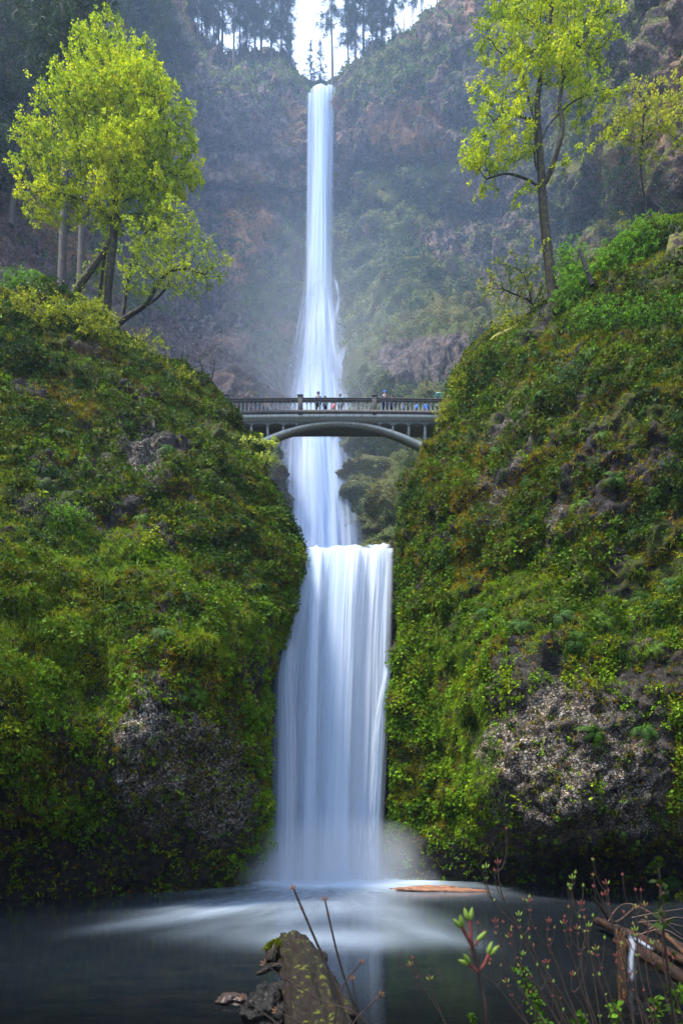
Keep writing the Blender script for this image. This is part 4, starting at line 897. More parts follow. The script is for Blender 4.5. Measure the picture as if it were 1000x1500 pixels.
def conifer(px, py, Y, H, kind, label, seed, group=None, lean=0):
    root = empty('conifer_tree', W(px, py, Y), label, 'tree', group)
    r = random.Random(seed); root.rotation_euler = (0, math.radians(lean), r.uniform(0, 6.28) if not lean else 0)
    if kind not in CT:
        h, s, b, sp, nb, dn = dict(a=(32, 1, .24, .16, 80, .75), b=(36, 2, .38, .135, 66, .7), c=(22, 3, .10, .19, 70, .9), d=(34, 5, .42, .14, 50, .6), e=(36, 8, .12, .24, 130, 1.5))[kind]
        V, Q, B = conifer_parts(h, s, b, sp, nb, dn)
        t = mk('trunk', V, Q, M['barkc'], True, parent=root); c = mk('crown', B[0], B[1], M['needle'], col=B[2], parent=root)
        CT[kind] = (h, t, c)
    else:
        h, t, c = CT[kind]
        for x in (t, c):
            y = x.copy(); C.objects.link(y); y.parent = root
    root.scale = [H/h*r.uniform(.92, 1.08)]*2+[H/h]
    return root
G1 = 'misty conifers along the cliff top'
cx = [(262, 70, 158, 30, 'a'), (276, 82, 160, 36, 'b'), (289, 90, 157, 32, 'b'), (302, 94, 164, 34, 'd'), (312, 96, 158, 30, 'b'), (326, 98, 162, 36, 'd'), (343, 100, 157, 31, 'b'), (352, 102, 166, 30, 'd'),
      (374, 103, 160, 33, 'a'), (383, 104, 164, 36, 'b'), (398, 104, 158, 30, 'a'), (412, 106, 163, 32, 'b'), (425, 112, 170, 14, 'c'), (455, 122, 166, 12, 'c'),
      (469, 118, 160, 11, 'c'), (520, 96, 161, 26, 'a'), (533, 88, 165, 30, 'b'), (545, 80, 159, 22, 'a'), (560, 72, 164, 26, 'c'), (591, 48, 160, 17, 'd'), (604, 36, 160, 16, 'b'), (617, 30, 163, 20, 'b'), (640, 24, 160, 22, 'd'), (296, 96, 170, 28, 'b'), (320, 100, 172, 26, 'a'), (362, 104, 170, 30, 'b'), (420, 110, 172, 22, 'b'), (510, 100, 168, 24, 'b'), (552, 78, 172, 28, 'b'), (575, 62, 166, 20, 'c'), (668, 10, 158, 24, 'd')]
nm_ = {'a': 'misty dark conifer with a full drooping crown in the cliff top row', 'b': 'misty slim conifer with a bare lower trunk in the cliff top row', 'c': 'short bushy misty conifer in a gap of the cliff top row', 'd': 'misty conifer with a tall bare trunk and thin crown in the cliff top row'}
for k, (a, b, Y, H, kd) in enumerate(cx): conifer(a, b+8, Y, H, kd, nm_[kd], 500+k, G1)
conifer(486, 132, 156, 34, 'd', 'tall thin lone conifer rising right behind the lip of the upper fall', 540)
conifer(15, 330, 88, 40, 'e', 'large dark conifer with long drooping boughs at the far left', 541, lean=6)
conifer(130, 250, 104, 38, 'e', 'broad dark conifer behind the top of the left maple', 542)
conifer(205, 190, 116, 34, 'e', 'dark conifer on the wooded shoulder right of the broad one', 543)
conifer(245, 150, 128, 34, 'a', 'dusky conifer where the wooded shoulder meets the cliff top row', 544)
conifer(70, 220, 112, 38, 'a', 'dark conifer behind the long boughed one', 545)
conifer(92, 455, 62, 40, 'd', 'thick grey conifer trunk rising behind the leaning maple stem', 546)
conifer(120, 440, 70, 40, 'd', 'fainter grey conifer trunk just right of the thick one', 547)
for k_, (x_, y_, h_) in enumerate([(-15, -3, 30), (-9, -9, 34), (-2, -13, 30), (6, -12, 36), (12, -7, 32), (17, 1, 28), (-22, -12, 34)]):  # extra trees out of view, put in to darken the pool and lower walls
    t_ = conifer(500, 1200, 1, h_, 'a', 'unseen conifer added around the viewpoint to shade the lower gorge', 560+k_, 'added shade conifers around the viewpoint'); t_.location = (x_, y_, 1.2)
conifer(985, 30, 100, 20, 'c', 'hazy drooping conifer at the top of the right hand cliff', 548)
# ------------------------------------------------------------------ the footbridge
def box(x0, x1, y0, y1, z0, z1):
    V = [(x, y, z) for x in (x0, x1) for y in (y0, y1) for z in (z0, z1)]
    return V, [(0, 1, 3, 2), (4, 6, 7, 5), (0, 4, 5, 1), (2, 3, 7, 6), (0, 2, 6, 4), (1, 5, 7, 3)]
def bevel(o, w=.02):
    b = o.modifiers.new('bevel', 'BEVEL'); b.width = w; b.segments = 1; return o
def conc(name, base, moss, amt):
    m, nt = newmat(name); c_ = coords(nt)
    n = noise(nt, c_, 3, 8, .7); n2 = noise(nt, coords(nt, (1, 1, .2)), 6, 6, .7)
    c = ramp(nt, n2, [(.3, tuple(x*.55 for x in base)), (.6, base)])
    c = mixc(nt, ramp(nt, n, [(.66-amt, 0.), (.76-amt, 1.)]), c, moss)
    out(nt, pbsdf(nt, c, .85, bump(nt, n, .02), .2).outputs[0]); return m
CON = conc('bridge_concrete', (.46, .46, .41), (.12, .12, .05), .02); CONL = conc('pale_concrete', (.27, .28, .27), (.16, .15, .08), -.02); CONM = conc('stained_concrete', (.10, .09, .085), (.12, .085, .03), .10)
BX = -.25
br = empty('footbridge', (BX, 50, 33), 'slender concrete arch footbridge with balustrade spanning the gorge in front of the upper fall', 'bridge')
def cam_z(x): return .10*(1-((x-BX)/9)**2)       # slight rise to mid span
nx = 48; X0, X1 = -10.2, 9.8
def beam(name, y0, y1, z0, z1, mat, x0=X0, x1=X1, n=nx, parent=None):
    xs = np.linspace(x0, x1, n); V, Q = [], []
    for x in xs:
        h = cam_z(x); V += [(x, y0, z0+h), (x, y1, z0+h), (x, y1, z1+h), (x, y0, z1+h)]
    for i in range(n-1):
        for k in range(4): Q.append((4*i+k, 4*i+4+k, 4*i+4+(k+1) % 4, 4*i+(k+1) % 4))
    e = 4*(n-1); Q += [(0, 1, 2, 3), (e+3, e+2, e+1, e)]
    return part(name, V, Q, mat, parent or br)
beam('deck_slab', 50.0, 52.6, 32.98, 33.22, CON); beam('edge_band', 49.93, 50.28, 33.223, 33.46, CONM); beam('walkway', 50.29, 52.3, 33.223, 33.40, CON); beam('edge_band', 52.31, 52.66, 33.223, 33.46, CONM)
def arch_z(x): return 33.0-.0405*(x-BX)**2
xs = np.linspace(-8.6, 8.1, 64); V, Q = [], []
for x in xs:
    h = arch_z(x); th = .17+.0042*(x-BX)**2
    sl = -.081*(x-BX); L = math.sqrt(1+sl*sl); nx_, nz_ = sl/L*th, -1/L*th
    V += [(x, 50.42, h), (x, 51.25, h), (x+nx_, 51.25, h+nz_), (x+nx_, 50.42, h+nz_)]
for i in range(63):
    for k in range(4): Q.append((4*i+k, 4*i+(k+1) % 4, 4*i+4+(k+1) % 4, 4*i+4+k))
part('arch_rib', V, Q, CON, br)
cols = [1, -1]; offs = [4.05, 5.22, 6.42, 7.62, 8.8]
for s in cols:
    for k, o_ in enumerate(offs):
        x = BX+s*o_
        for y0, y1 in ((50.44, 50.66), (51.04, 51.23)):
            V, Q = box(x-.085, x+.085, y0, y1, arch_z(x)-.05 if k < 4 else 30.9, 32.62); part('column', V, Q, CONL, br)
    # little arches between the columns
    ed = [BX+s*3.0]+[BX+s*o_ for o_ in offs]
    for a, b in zip(ed[:-1], ed[1:]):
        V, Q = [], []; m_ = 13
        for i in range(m_):
            t = i/(m_-1); x = a+(b-a)*t; e = math.sqrt(max(0, 1-(2*t-1)**2)); zl = 32.58+.30*e
            zl = max(zl, arch_z(x)-.02) if abs(x-BX) < 4.2 else zl
            V += [(x, 50.46, zl), (x, 50.46, 32.977+cam_z(x)*.0), (x, 50.60, zl), (x, 50.60, 32.977)]
        for i in range(m_-1):
            p = 4*i; Q += [(p, p+4, p+5, p+1), (p+2, p+3, p+7, p+6), (p, p+2, p+6, p+4)]
        part('spandrel_arch', V, Q, CONL, br)
for yr, nm in ((50.02, 'front'), (52.4, 'rear')):
    ral = beam('railing', yr, yr+.2, 34.16, 34.32, CONM)
    beam('coping', yr-.04, yr+.24, 34.323, 34.385, CONM, parent=ral)
    bx = None; x = -8.9
    pier = [-8.45, -3.02, 2.42, 7.9]
    for p in pier:
        V, Q = box(p-.17, p+.17, yr-.05, yr+.25, 33.2, 34.62); o = part('pier', V, Q, CONM, ral); bevel(o, .03)
        V, Q = box(p-.21, p+.21, yr-.09, yr+.29, 34.623, 34.70); part('pier_cap', V, Q, CONM, ral)
    while x < 9.2:
        if min(abs(x-p) for p in pier) > .25:
            if bx is None:
                V, Q = [], []
                for (z, w) in ((33.455, .085), (33.52, .075), (33.56, .05), (33.98, .045), (34.06, .07), (34.13, .13), (34.158, .15)):
                    w *= .8; V += [(-w, -.05, z), (w, -.05, z), (w, .05, z), (-w, .05, z)]
                for i in range(6):
                    for k in range(4): Q.append((4*i+k, 4*i+(k+1) % 4, 4*i+4+(k+1) % 4, 4*i+4+k))
                bx = mk('baluster', np.array(V)-np.array([BX, 50, 33]), Q, CONL, parent=ral); bx.location = (x, yr+.1-0, 0)
            else:
                y = bx.copy(); C.objects.link(y); y.parent = ral; y.location = (x, yr+.1, 0); bx = y
            bx.location.z = cam_z(x)
        x += .303

# ------------------------------------------------------------------ visitors on the bridge
def skin_mesh(name, J, E, rad, mat, parent, root=0):
    me = bpy.data.meshes.new(name); me.from_pydata([tuple(j) for j in J], E, [])
    o = bpy.data.objects.new(name, me); C.objects.link(o)
    s = o.modifiers.new('skin', 'SKIN'); s.use_smooth_shade = True
    for v, r in zip(me.skin_vertices[0].data, rad): v.radius = (r, r)
    me.skin_vertices[0].data[root].use_root = True
    u = o.modifiers.new('sub', 'SUBSURF'); u.levels = u.render_levels = 2
    dg = bpy.context.evaluated_depsgraph_get(); m2 = bpy.data.meshes.new_from_object(o.evaluated_get(dg))
    o.modifiers.clear(); o.data = m2; m2.name = name; m2.materials.clear(); m2.materials.append(mat)
    if parent: o.parent = parent
    return o
SK = plain('skin', (.42, .26, .18), .6, .08, 20, .001)
def person(px, Y, face, top, legs, hair, label, h=1.7, lean=0, arm='rail', cap=None):
    z0 = 33.405+cam_z((px-500)/F*Y)
    root = empty('person', ((px-500)/F*Y, Y, z0), label, 'person', None); root.rotation_euler = (0, 0, face); s = h/1.75
    # joints, facing -Y
    J = {'pel': (0, 0, .93), 'sp': (0, .01, 1.12), 'ch': (0, .01-.03*lean, 1.32), 'nk': (0, -.02-.05*lean, 1.48), 'hd': (0, -.04-.05*lean, 1.60), 'tp': (0, -.03-.05*lean, 1.70), 'ns': (0, -.135-.05*lean, 1.605)}
    for q, g_ in (('l', -1), ('r', 1)):
        J['sh'+q] = (g_*.18, 0, 1.41)
        if arm == 'rail': J['el'+q] = (g_*.24, -.10, 1.16); J['ha'+q] = (g_*.16, -.34, 1.06); J['fi'+q] = (g_*.14, -.42, 1.03)
        else: J['el'+q] = (g_*.23, .03, 1.13); J['ha'+q] = (g_*.22, -.06, .90); J['fi'+q] = (g_*.21, -.09, .81)
        J['hp'+q] = (g_*.10, 0, .88); J['kn'+q] = (g_*.11, -.02, .50); J['an'+q] = (g_*.11, .02, .09); J['to'+q] = (g_*.13, -.15, .04)
    names = list(J); ix = {n_: i for i, n_ in enumerate(names)}
    R_ = dict(pel=.14, sp=.125, ch=.15, nk=.055, hd=.095, tp=.07, ns=.018)
    for q in 'lr': R_.update({'sh'+q: .07, 'el'+q: .045, 'ha'+q: .032, 'fi'+q: .022, 'hp'+q: .10, 'kn'+q: .062, 'an'+q: .042, 'to'+q: .035})
    E = [('pel', 'sp'), ('sp', 'ch'), ('ch', 'nk'), ('nk', 'hd'), ('hd', 'tp'), ('hd', 'ns')]
    for q in 'lr': E += [('ch', 'sh'+q), ('sh'+q, 'el'+q), ('el'+q, 'ha'+q), ('ha'+q, 'fi'+q), ('pel', 'hp'+q), ('hp'+q, 'kn'+q), ('kn'+q, 'an'+q), ('an'+q, 'to'+q)]
    sub = lambda keys, k, nm, mat: skin_mesh(nm, [np.array(J[a])*s for a in keys], [(keys.index(a), keys.index(b)) for a, b in E if a in keys and b in keys], [R_[a]*k*s for a in keys], mat, root)
    sub(names, 1, 'body', SK)
    sub(['pel', 'sp', 'ch', 'shl', 'ell', 'hal', 'shr', 'elr', 'har'], 1.28, 'jacket', top)
    sub(['pel', 'hpl', 'knl', 'anl', 'hpr', 'knr', 'anr'], 1.24, 'trousers', legs)
    hd = np.array(J['hd']); u, v = np.meshgrid(np.linspace(0, 2*np.pi, 15), np.linspace(0, np.pi*.56, 7))
    V = np.stack([np.sin(v)*np.sin(u)*.118, np.sin(v)*np.cos(u)*.125+.02, np.cos(v)*.13+.055], -1)+hd
    mk('hat' if cap else 'hair', V*s, gridq(7, 15), cap or hair, True, parent=root)
    return root
def cloth(n_, c): return plain(n_, c, .85, .15, 12, .004)
bl, tl, dk, gr, rd, tn, nv = cloth('blue_cloth', (.03, .16, .55)), cloth('teal_cloth', (.06, .38, .42)), cloth('dark_cloth', (.03, .04, .07)), cloth('grey_cloth', (.22, .24, .28)), cloth('red_cloth', (.45, .12, .14)), cloth('tan_cloth', (.45, .27, .16)), cloth('navy_cloth', (.02, .04, .12))
hb, hf = cloth('brown_hair', (.05, .03, .02)), cloth('sandy_hair', (.40, .25, .12))
person(466, 50.62, 0, bl, dk, hb, 'person in a bright blue jacket and navy cap leaning on the bridge rail', 1.74, 1, cap=nv)
person(476, 50.7, .3, gr, dk, hb, 'shorter person in a grey coat just beside the one in bright blue', 1.5)
person(488, 51.2, 2.8, rd, dk, hb, 'person in a dull red top standing back from the rail near mid span', 1.45, arm='down')
person(498, 50.8, -.4, tl, gr, cloth('grey_hair', (.3, .25, .24)), 'person in a teal jacket right of mid span', 1.76)
person(391, 51.0, .6, tn, gr, hf, 'sandy haired person in tan alone on the left third of the bridge', 1.66, arm='down')
person(563, 50.65, .1, dk, nv, hb, 'large person in a dark coat and blue cap beside the right pier', 1.86, 1, cap=bl)
person(574, 50.9, -.5, nv, dk, hb, 'person in navy close beside the one with the blue cap', 1.72)
person(590, 51.3, .9, gr, nv, hb, 'person in grey turned sideways behind the right balusters', 1.55, arm='down')
person(610, 50.8, 2.2, bl, dk, hb, 'child in a bright blue coat behind the right balusters', 1.15, arm='down')
person(624, 51.0, .2, bl, nv, hb, 'person in blue near the right end of the bridge', 1.35, arm='down')
pu = person(641, 50.9, .2, tl, dk, hb, 'person under the teal umbrella at the right bridge end', 1.6)
um = empty('umbrella', (7.25, 50.9, 34.2), 'open teal umbrella above the person at the right bridge end', 'umbrella')
u, v = np.meshgrid(np.linspace(0, 2*np.pi, 17), np.linspace(0, 1, 6))
V = np.stack([np.sin(u)*v*.38, np.cos(u)*v*.38, 1.17-.17*v**2-.03*v*np.abs(np.sin(u*4))], -1)
mk('canopy', V, gridq(6, 17), cloth('umbrella_cloth', (.30, .62, .62)), True, parent=um)
cc_ = np.array([(0, 0, .0), (0, 0, .6), (0, 0, 1.26)]); v_, q_ = tubes(cc_, np.array([-1, 0, 1]), np.array([.012]*3), np.array([1, 2, -1]), 6)
mk('shaft', v_, q_, dk, parent=um)
# ------------------------------------------------------------------ dead wood on the cliffs
def limb(name, path, r0, r1, mat, label, cat, seed=1, sides=14, noise_=.25, n=60, root=None, branches=(), group=None, jag=0, flat=1.0, partname='trunk'):
    """a lumpy tapering length of wood along a path of world points; branches are parts"""
    root = root or empty(name, path[0], label, cat, group)
    def body(path, r0, r1, nm, n, jag=0, flat=1.0):
        c = polyline(path, 1e9); c = np.array(path, float); c = catmull(c, n, 0); ax = unit(np.gradient(c, axis=0))
        h = np.array([.2, .3, .93]); a = unit(np.cross(ax, h)); b = np.cross(ax, a)
        t = np.linspace(0, 2*np.pi, sides, endpoint=False); s = np.linspace(0, 1, n)[:, None]
        r = r0+(r1-r0)*s
        Q3 = np.stack([np.cos(t)[None]*1.2+s*0, np.sin(t)[None]*1.2+s*0, s*np.linalg.norm(c[-1]-c[0])/max(r0, .001)*.25+0*t[None]+seed], -1)
        r = r*(1+noise_*fbm(Q3, 1.3, 4, seed)+noise_*.5*ridged(Q3*np.array([2.2, 2.2, .5]), 1.5, 3, seed))
        if jag: c2 = c[:, None]+ax[:, None]*(sstep(.86, 1, s)*jag*fbm(Q3*np.array([2, 2, 0]), 1.5, 3, seed+3))[..., None]
        else: c2 = c[:, None]+np.zeros((1, sides, 1))
        P = c2+a[:, None]*(r*np.cos(t)[None])[..., None]+b[:, None]*(r*np.sin(t)[None]*flat)[..., None]
        P = np.concatenate([np.repeat(c2[:1].mean(1, keepdims=True), sides, 1), P, np.repeat(c2[-1:].mean(1, keepdims=True)-ax[-1]*r1*.2, sides, 1)], 0)
        k = gridq(len(P), sides+1); i = np.arange(len(P)*sides).reshape(len(P), sides); i = np.concatenate([i, i[:, :1]], 1)
        q = np.stack([i[:-1, :-1], i[:-1, 1:], i[1:, 1:], i[1:, :-1]], -1).reshape(-1, 4)
        return part(nm, P, q, mat, root, smooth=True)
    body(path, r0, r1, partname, n, jag, flat)
    for p, a, b in branches: body(p, a, b, 'branch', 14)
    return root
def wood(name, a, b, moss=None, mt=.55, rough=.45, sc=3.0, stretch=(1, .25, 1)):
    m, nt = newmat(name); n = noise(nt, coords(nt, stretch), sc*2, 8, .7); n2 = noise(nt, coords(nt), sc*.7, 6, .65)
    c = ramp(nt, n, [(.35, a), (.65, b)])
    if moss:
        gm = N(nt, 'ShaderNodeNewGeometry'); sp = N(nt, 'ShaderNodeSeparateXYZ'); nt.links.new(gm.outputs['Normal'], sp.inputs[0])
        k = mth(nt, 'ADD', n2, mth(nt, 'MULTIPLY', sp.outputs[2], .07))
        c = mixc(nt, ramp(nt, k, [(mt, 0.), (mt+.05, 1.)]), c, mixc(nt, n, moss, tuple(x*1.6 for x in moss)))
    out(nt, pbsdf(nt, c, rough, bump(nt, n, .09), .4).outputs[0]); return m
LOGM = wood('wet_mossy_log', (.004, .003, .0025), (.034, .020, .013), (.10, .12, .006), .635, .32, 9.0); DRK = wood('dark_wet_wood', (.006, .005, .005), (.035, .026, .022), None); RED = wood('red_brown_wood', (.010, .006, .004), (.055, .025, .013), None, rough=.5)
ORW = wood('orange_rotten_wood', (.008, .005, .003), (.12, .05, .007), None, rough=.6, stretch=(1, 1, .6), sc=6); PLK = wood('sodden_orange_wood', (.12, .05, .025), (.48, .23, .13), None, rough=.35, sc=4, stretch=(.3, 2, 1)); MSL = wood('moss_sleeved_wood', (.05, .05, .01), (.10, .08, .03), (.17, .16, .012), .42, .9)
mw = lambda L: [tuple(W(*p)) for p in L]
limb('mossy_limb', mw([(772, 470, 46.6), (752, 484, 45.4), (735, 490, 44.8), (720, 500, 44.6), (712, 516, 44.5), (705, 540, 44.4), (697, 560, 44.4)]), .26, .07, MSL, 'crooked fallen limb sleeved in yellow moss on the right cliff shoulder', 'branch', 2, branches=[(mw([(714, 512, 44.5), (726, 524, 44.2), (735, 540, 44)]), .08, .03), (mw([(740, 488, 44.8), (728, 478, 44.5), (722, 470, 44.5)]), .07, .03)])
limb('tree_stump', mw([(990, 402, 39.6), (990, 380, 39.6), (992, 352, 39.6)]), .75, .55, wood('stump_wood', (.012, .008, .006), (.05, .03, .018), (.09, .09, .01), .50, .9), 'brown mossy tree stump on the crest of the right cliff', 'stump', 3, jag=.3, n=24, sides=22)
limb('dead_snag', mw([(868, 418, 41.2), (858, 392, 41.2), (848, 364, 41.2)]), .13, .11, wood('charred_wood', (.008, .007, .007), (.03, .025, .022), None, rough=.8), 'short leaning black broken post sticking up behind the green bushes', 'snag', 4, jag=.15, n=20)
limb('curled_vine', mw([(980, 356, 39.6), (990, 338, 39.5), (985, 328, 39.5), (979, 335, 39.5), (984, 343, 39.5), (991, 341, 39.5), (994, 331, 39.5)]), .028, .016, DRK, 'thin bare vine curled into a loop above the mossy stump', 'vine', 5, n=40, sides=6, noise_=.05, partname='stem')
limb('mossy_limb', mw([(262, 470, 46), (172, 535, 45.0), (165, 560, 44.0), (158, 575, 43.6)][1:]), .10, .04, MSL, 'short yellow mossed branch dangling under the left thicket', 'branch', 6)
limb('fallen_branch', mw([(840, 820, 34.6), (865, 822, 34), (890, 832, 33.4), (905, 845, 33.2)]), .06, .03, MSL, 'thin mossy branch lying across the right wall', 'branch', 7)

# the mossy log and boulders at the near edge of the pool
lg_ = limb('mossy_log', [tuple(W(486, 1580, 8.4)), tuple(W(466, 1500, 10.2)), tuple(W(452, 1450, 11.6)), tuple(W(438, 1415, 13.0)), tuple(W(430, 1392, 14.0))], .43, .34, LOGM, 'broken wet log with bright green moss jutting out of the pool toward the fall', 'log', 11, sides=56, n=120, jag=1.0, noise_=.42,
     branches=[([tuple(W(424, 1400, 13.6)), tuple(W(408, 1392, 13.5)), tuple(W(399, 1396, 13.4)), tuple(W(396, 1410, 13.3))], .20, .10), ([tuple(W(418, 1420, 13.0)), tuple(W(398, 1416, 12.8)), tuple(W(384, 1424, 12.6)), tuple(W(376, 1427, 12.5))], .09, .03),
               ([tuple(W(434, 1398, 13.9)), tuple(W(432, 1378, 14.1)), tuple(W(430, 1366, 14.2))], .16, .10), ([tuple(W(462, 1405, 13.2)), tuple(W(474, 1400, 13.1)), tuple(W(474, 1418, 13))], .09, .05),
               ([tuple(W(480, 1440, 11.8)), tuple(W(496, 1470, 11.0)), tuple(W(512, 1495, 10.4))], .16, .10)])
lp = bpy.data.objects['mossy_log'].children[0].data; vv = np.empty(len(lp.vertices)*3, np.float32); lp.vertices.foreach_get('co', vv); vv = vv.reshape(-1, 3); nv_ = np.empty(len(lp.vertices)*3, np.float32); lp.vertices.foreach_get('normal', nv_); nv_ = nv_.reshape(-1, 3)
q_ = np.random.default_rng(88).integers(0, len(vv), 14000); P_ = vv[q_]+np.random.default_rng(89).normal(size=(14000, 3))*.015; n_ = nv_[q_]; P_w = P_+np.array(bpy.data.objects['mossy_log'].location)
k_ = (fbm(P_, 1.6, 4, 90)+.45*n_[:, 2]-.35*n_[:, 0] > .42) & (n_[:, 2] > -.1); B_ = blades(P_w[k_], n_[k_], 3, .02, .05, .014, pal(P_[k_], [(.05, .07, .004), (.12, .15, .006), (.20, .22, .008)], 91, 3), 92, .8, 2, .5)
part('moss', B_[0], B_[1], M['moss'], bpy.data.objects['mossy_log'], col=B_[2])
def boulder(loc, r, label, seed, mat):
    u, v = np.meshgrid(np.linspace(0, 2*np.pi, 60), np.linspace(0, np.pi, 34)); D = np.stack([np.sin(v)*np.cos(u), np.sin(v)*np.sin(u), np.cos(v)], -1)
    f1, f2, rv = worley(D, 1.1, seed); P = D*(1+.45*fbm(D, 1.4, 5, seed)-.4*f1+.12*ridged(D, 3, 4, seed))[..., None]*np.array(r)*1.1
    o = mk('boulder', P, gridq(34, 60)[:, ::-1], mat, True); o.location = loc
    return tag(o, label, 'rock')
WETR = plain('wet_boulder', (.008, .007, .007), .38, .7, 6, .10)
boulder(W(392, 1482, 12.2), (.50, .7, .52), 'dark wet boulder pressed against the left side of the mossy log', 31, WETR)
boulder(W(344, 1466, 13.4), (.33, .3, .13), 'small flat wet stone just breaking the surface left of the dark boulder', 32, plain('brown_stone', (.045, .03, .024), .3, .4, 8, .02))
boulder(W(500, 1492, 11.2), (.30, .5, .25), 'dark wet stone half sunk on the right side of the mossy log', 33, WETR)
# waterlogged timber below the right wall
def slab(name, c, L, w, h, rot, mat, label, seed):
    u, v = np.meshgrid(np.linspace(0, 1, 70), np.linspace(0, 2*np.pi, 17)); p = np.sin(np.pi*np.clip(u, .02, .98))**.45
    p = p*(1+.25*fbm(np.stack([u*8, v*0, v*0+seed], -1), 1, 4, seed)); P = np.stack([(u-.5)*L+.3*fbm(np.stack([u*0, np.cos(v)*3, np.sin(v)*3], -1), 1.5, 3, seed), np.cos(v)*w*p, np.sin(v)*h*p+.05*fbm(np.stack([u*10, np.cos(v)*5, np.sin(v)*5], -1), 1.2, 3, seed)], -1)
    o = mk(name, P, gridq(17, 70), mat, True); o.location = c; o.rotation_euler = rot; return tag(o, label, 'log')
slab('sunken_log', (5.0, 33.8, .06), 4.6, .42, .17, (0, .02, -.05), PLK, 'orange waterlogged log floating at the foot of the right wall', 41)
slab('sunken_log', (4.2, 35.2, .03), 3.4, .30, .12, (0, -.02, .12), PLK, 'fainter second orange log just behind the floating one', 42)
fl_ = [((875, 1350, 22), (905, 1362, 20), (960, 1385, 18), (1030, 1425, 15.5), .26, 'thick red brown fallen log at the top of the driftwood pile'),
       ((905, 1378, 18), (950, 1402, 16.6), (1010, 1440, 14.6), (1060, 1475, 13), .30, 'broad red brown log below the topmost driftwood log'),
       ((940, 1350, 20), (975, 1372, 18.6), (1020, 1400, 17), (1060, 1430, 16), .16, 'straight mid sized log slanting behind the driftwood pile'),
       ((975, 1370, 15), (990, 1385, 14.6), (1010, 1405, 14), (1030, 1425, 13.6), .10, 'short orange branch on top of the driftwood pile'),
       ((930, 1330, 20), (900, 1352, 19.6), (880, 1330, 19.4), (868, 1316, 19.2), .09, 'forked thin branch leaning left out of the driftwood pile')]
for k, (a, b, c, d_, r_, lb) in enumerate(fl_): limb('driftwood_log', mw([a, b, c, d_]), r_*.5, r_*.4, RED if k != 3 else wood('orange_branch', (.03, .014, .007), (.12, .05, .02)), lb, 'log', 50+k, sides=16, n=44, jag=.2)
limb('rotten_post', mw([(913, 1475, 13.4), (911, 1420, 13.4), (909, 1366, 13.5)]), .10, .085, ORW, 'upright rotten post with orange and black wood beside the driftwood', 'post', 60, sides=20, n=50, jag=.25)
rb_ = [((890, 1352, 17), (905, 1330, 17), (925, 1325, 16.6), (960, 1342, 16.2), (1000, 1372, 16)), ((935, 1352, 17), (965, 1350, 17), (1000, 1358, 17)), ((950, 1362, 16), (985, 1345, 16), (1010, 1348, 16)), ((925, 1345, 18), (960, 1338, 18), (1010, 1330, 18)), ((930, 1372, 16), (970, 1362, 15.8), (1005, 1380, 15.6))]
for k, p in enumerate(rb_): limb('dead_twig', mw(p), .022, .008, M['twig'], ['long arched dead twig over the driftwood', 'pale dead twig lying on the driftwood logs', 'bent dead twig at the edge of the driftwood', 'thin dead twig behind the driftwood', 'dead twig low across the driftwood logs'][k], 'twig', 70+k, sides=5, n=24, noise_=.1, partname='stem')
ribp = empty('trickle', W(925, 1378, 15.5), 'small white trickle of water spilling between the rotten post and the driftwood', 'water'); ribp['kind'] = 'structure'
ribbon('stream', [(916, 924, 1372, 15.6), (920, 932, 1384, 15.4), (917, 930, 1405, 15.2), (916, 932, 1440, 15)], fs, ribp, 20, 50, .3, .4, .08, 61, .2, .2, .6)
ribbon('stream', [(922, 934, 1374, 15.9), (934, 948, 1382, 15.8), (948, 962, 1392, 15.7)], fs, ribp, 20, 40, .3, .4, .08, 62, .3, .2, .8)

# ------------------------------------------------------------------ budding twigs close to the camera
def bud_mesh(L, r):
    V, Q = [], []
    for z, w in ((0, .5), (.15, .9), (.4, 1.0), (.7, .7), (.9, .32), (1.0, .04)):
        for a in range(7): V.append((math.cos(a*.8976)*r*w, math.sin(a*.8976)*r*w, z*L))
    for i in range(5):
        for a in range(7): Q.append((i*7+a, i*7+(a+1) % 7, i*7+7+(a+1) % 7, i*7+7+a))
    return np.array(V), Q
BM = {}
def put_bud(root, p, d, L, r, mat, name='bud'):
    key = (mat.name,)
    if key not in BM:
        V, Q = bud_mesh(1, .30); o = mk(name, V, Q, mat, True); BM[key] = o.data
    else: o = bpy.data.objects.new(name, BM[key]); C.objects.link(o)
    o.parent = root; o.location = [float(x) for x in np.array(p)-np.array(root.location)]
    o.rotation_mode = 'QUATERNION'; o.rotation_quaternion = Vector(d).to_track_quat('Z', 'Y'); o.scale = (r/.3*1.0, r/.3, L)
def stick(name, c, r0, r1, mat, root, n=None):
    c = np.array(c, float); c = catmull(c, n or max(8, 4*len(c)), 0); k = len(c)
    big = np.full(k, -1); big[:-1] = np.arange(1, k)
    V, Q = tubes(c, np.arange(-1, k-1), np.linspace(r0, r1, k), big, 7)
    part(name, V, Q, mat, root, smooth=True); return c
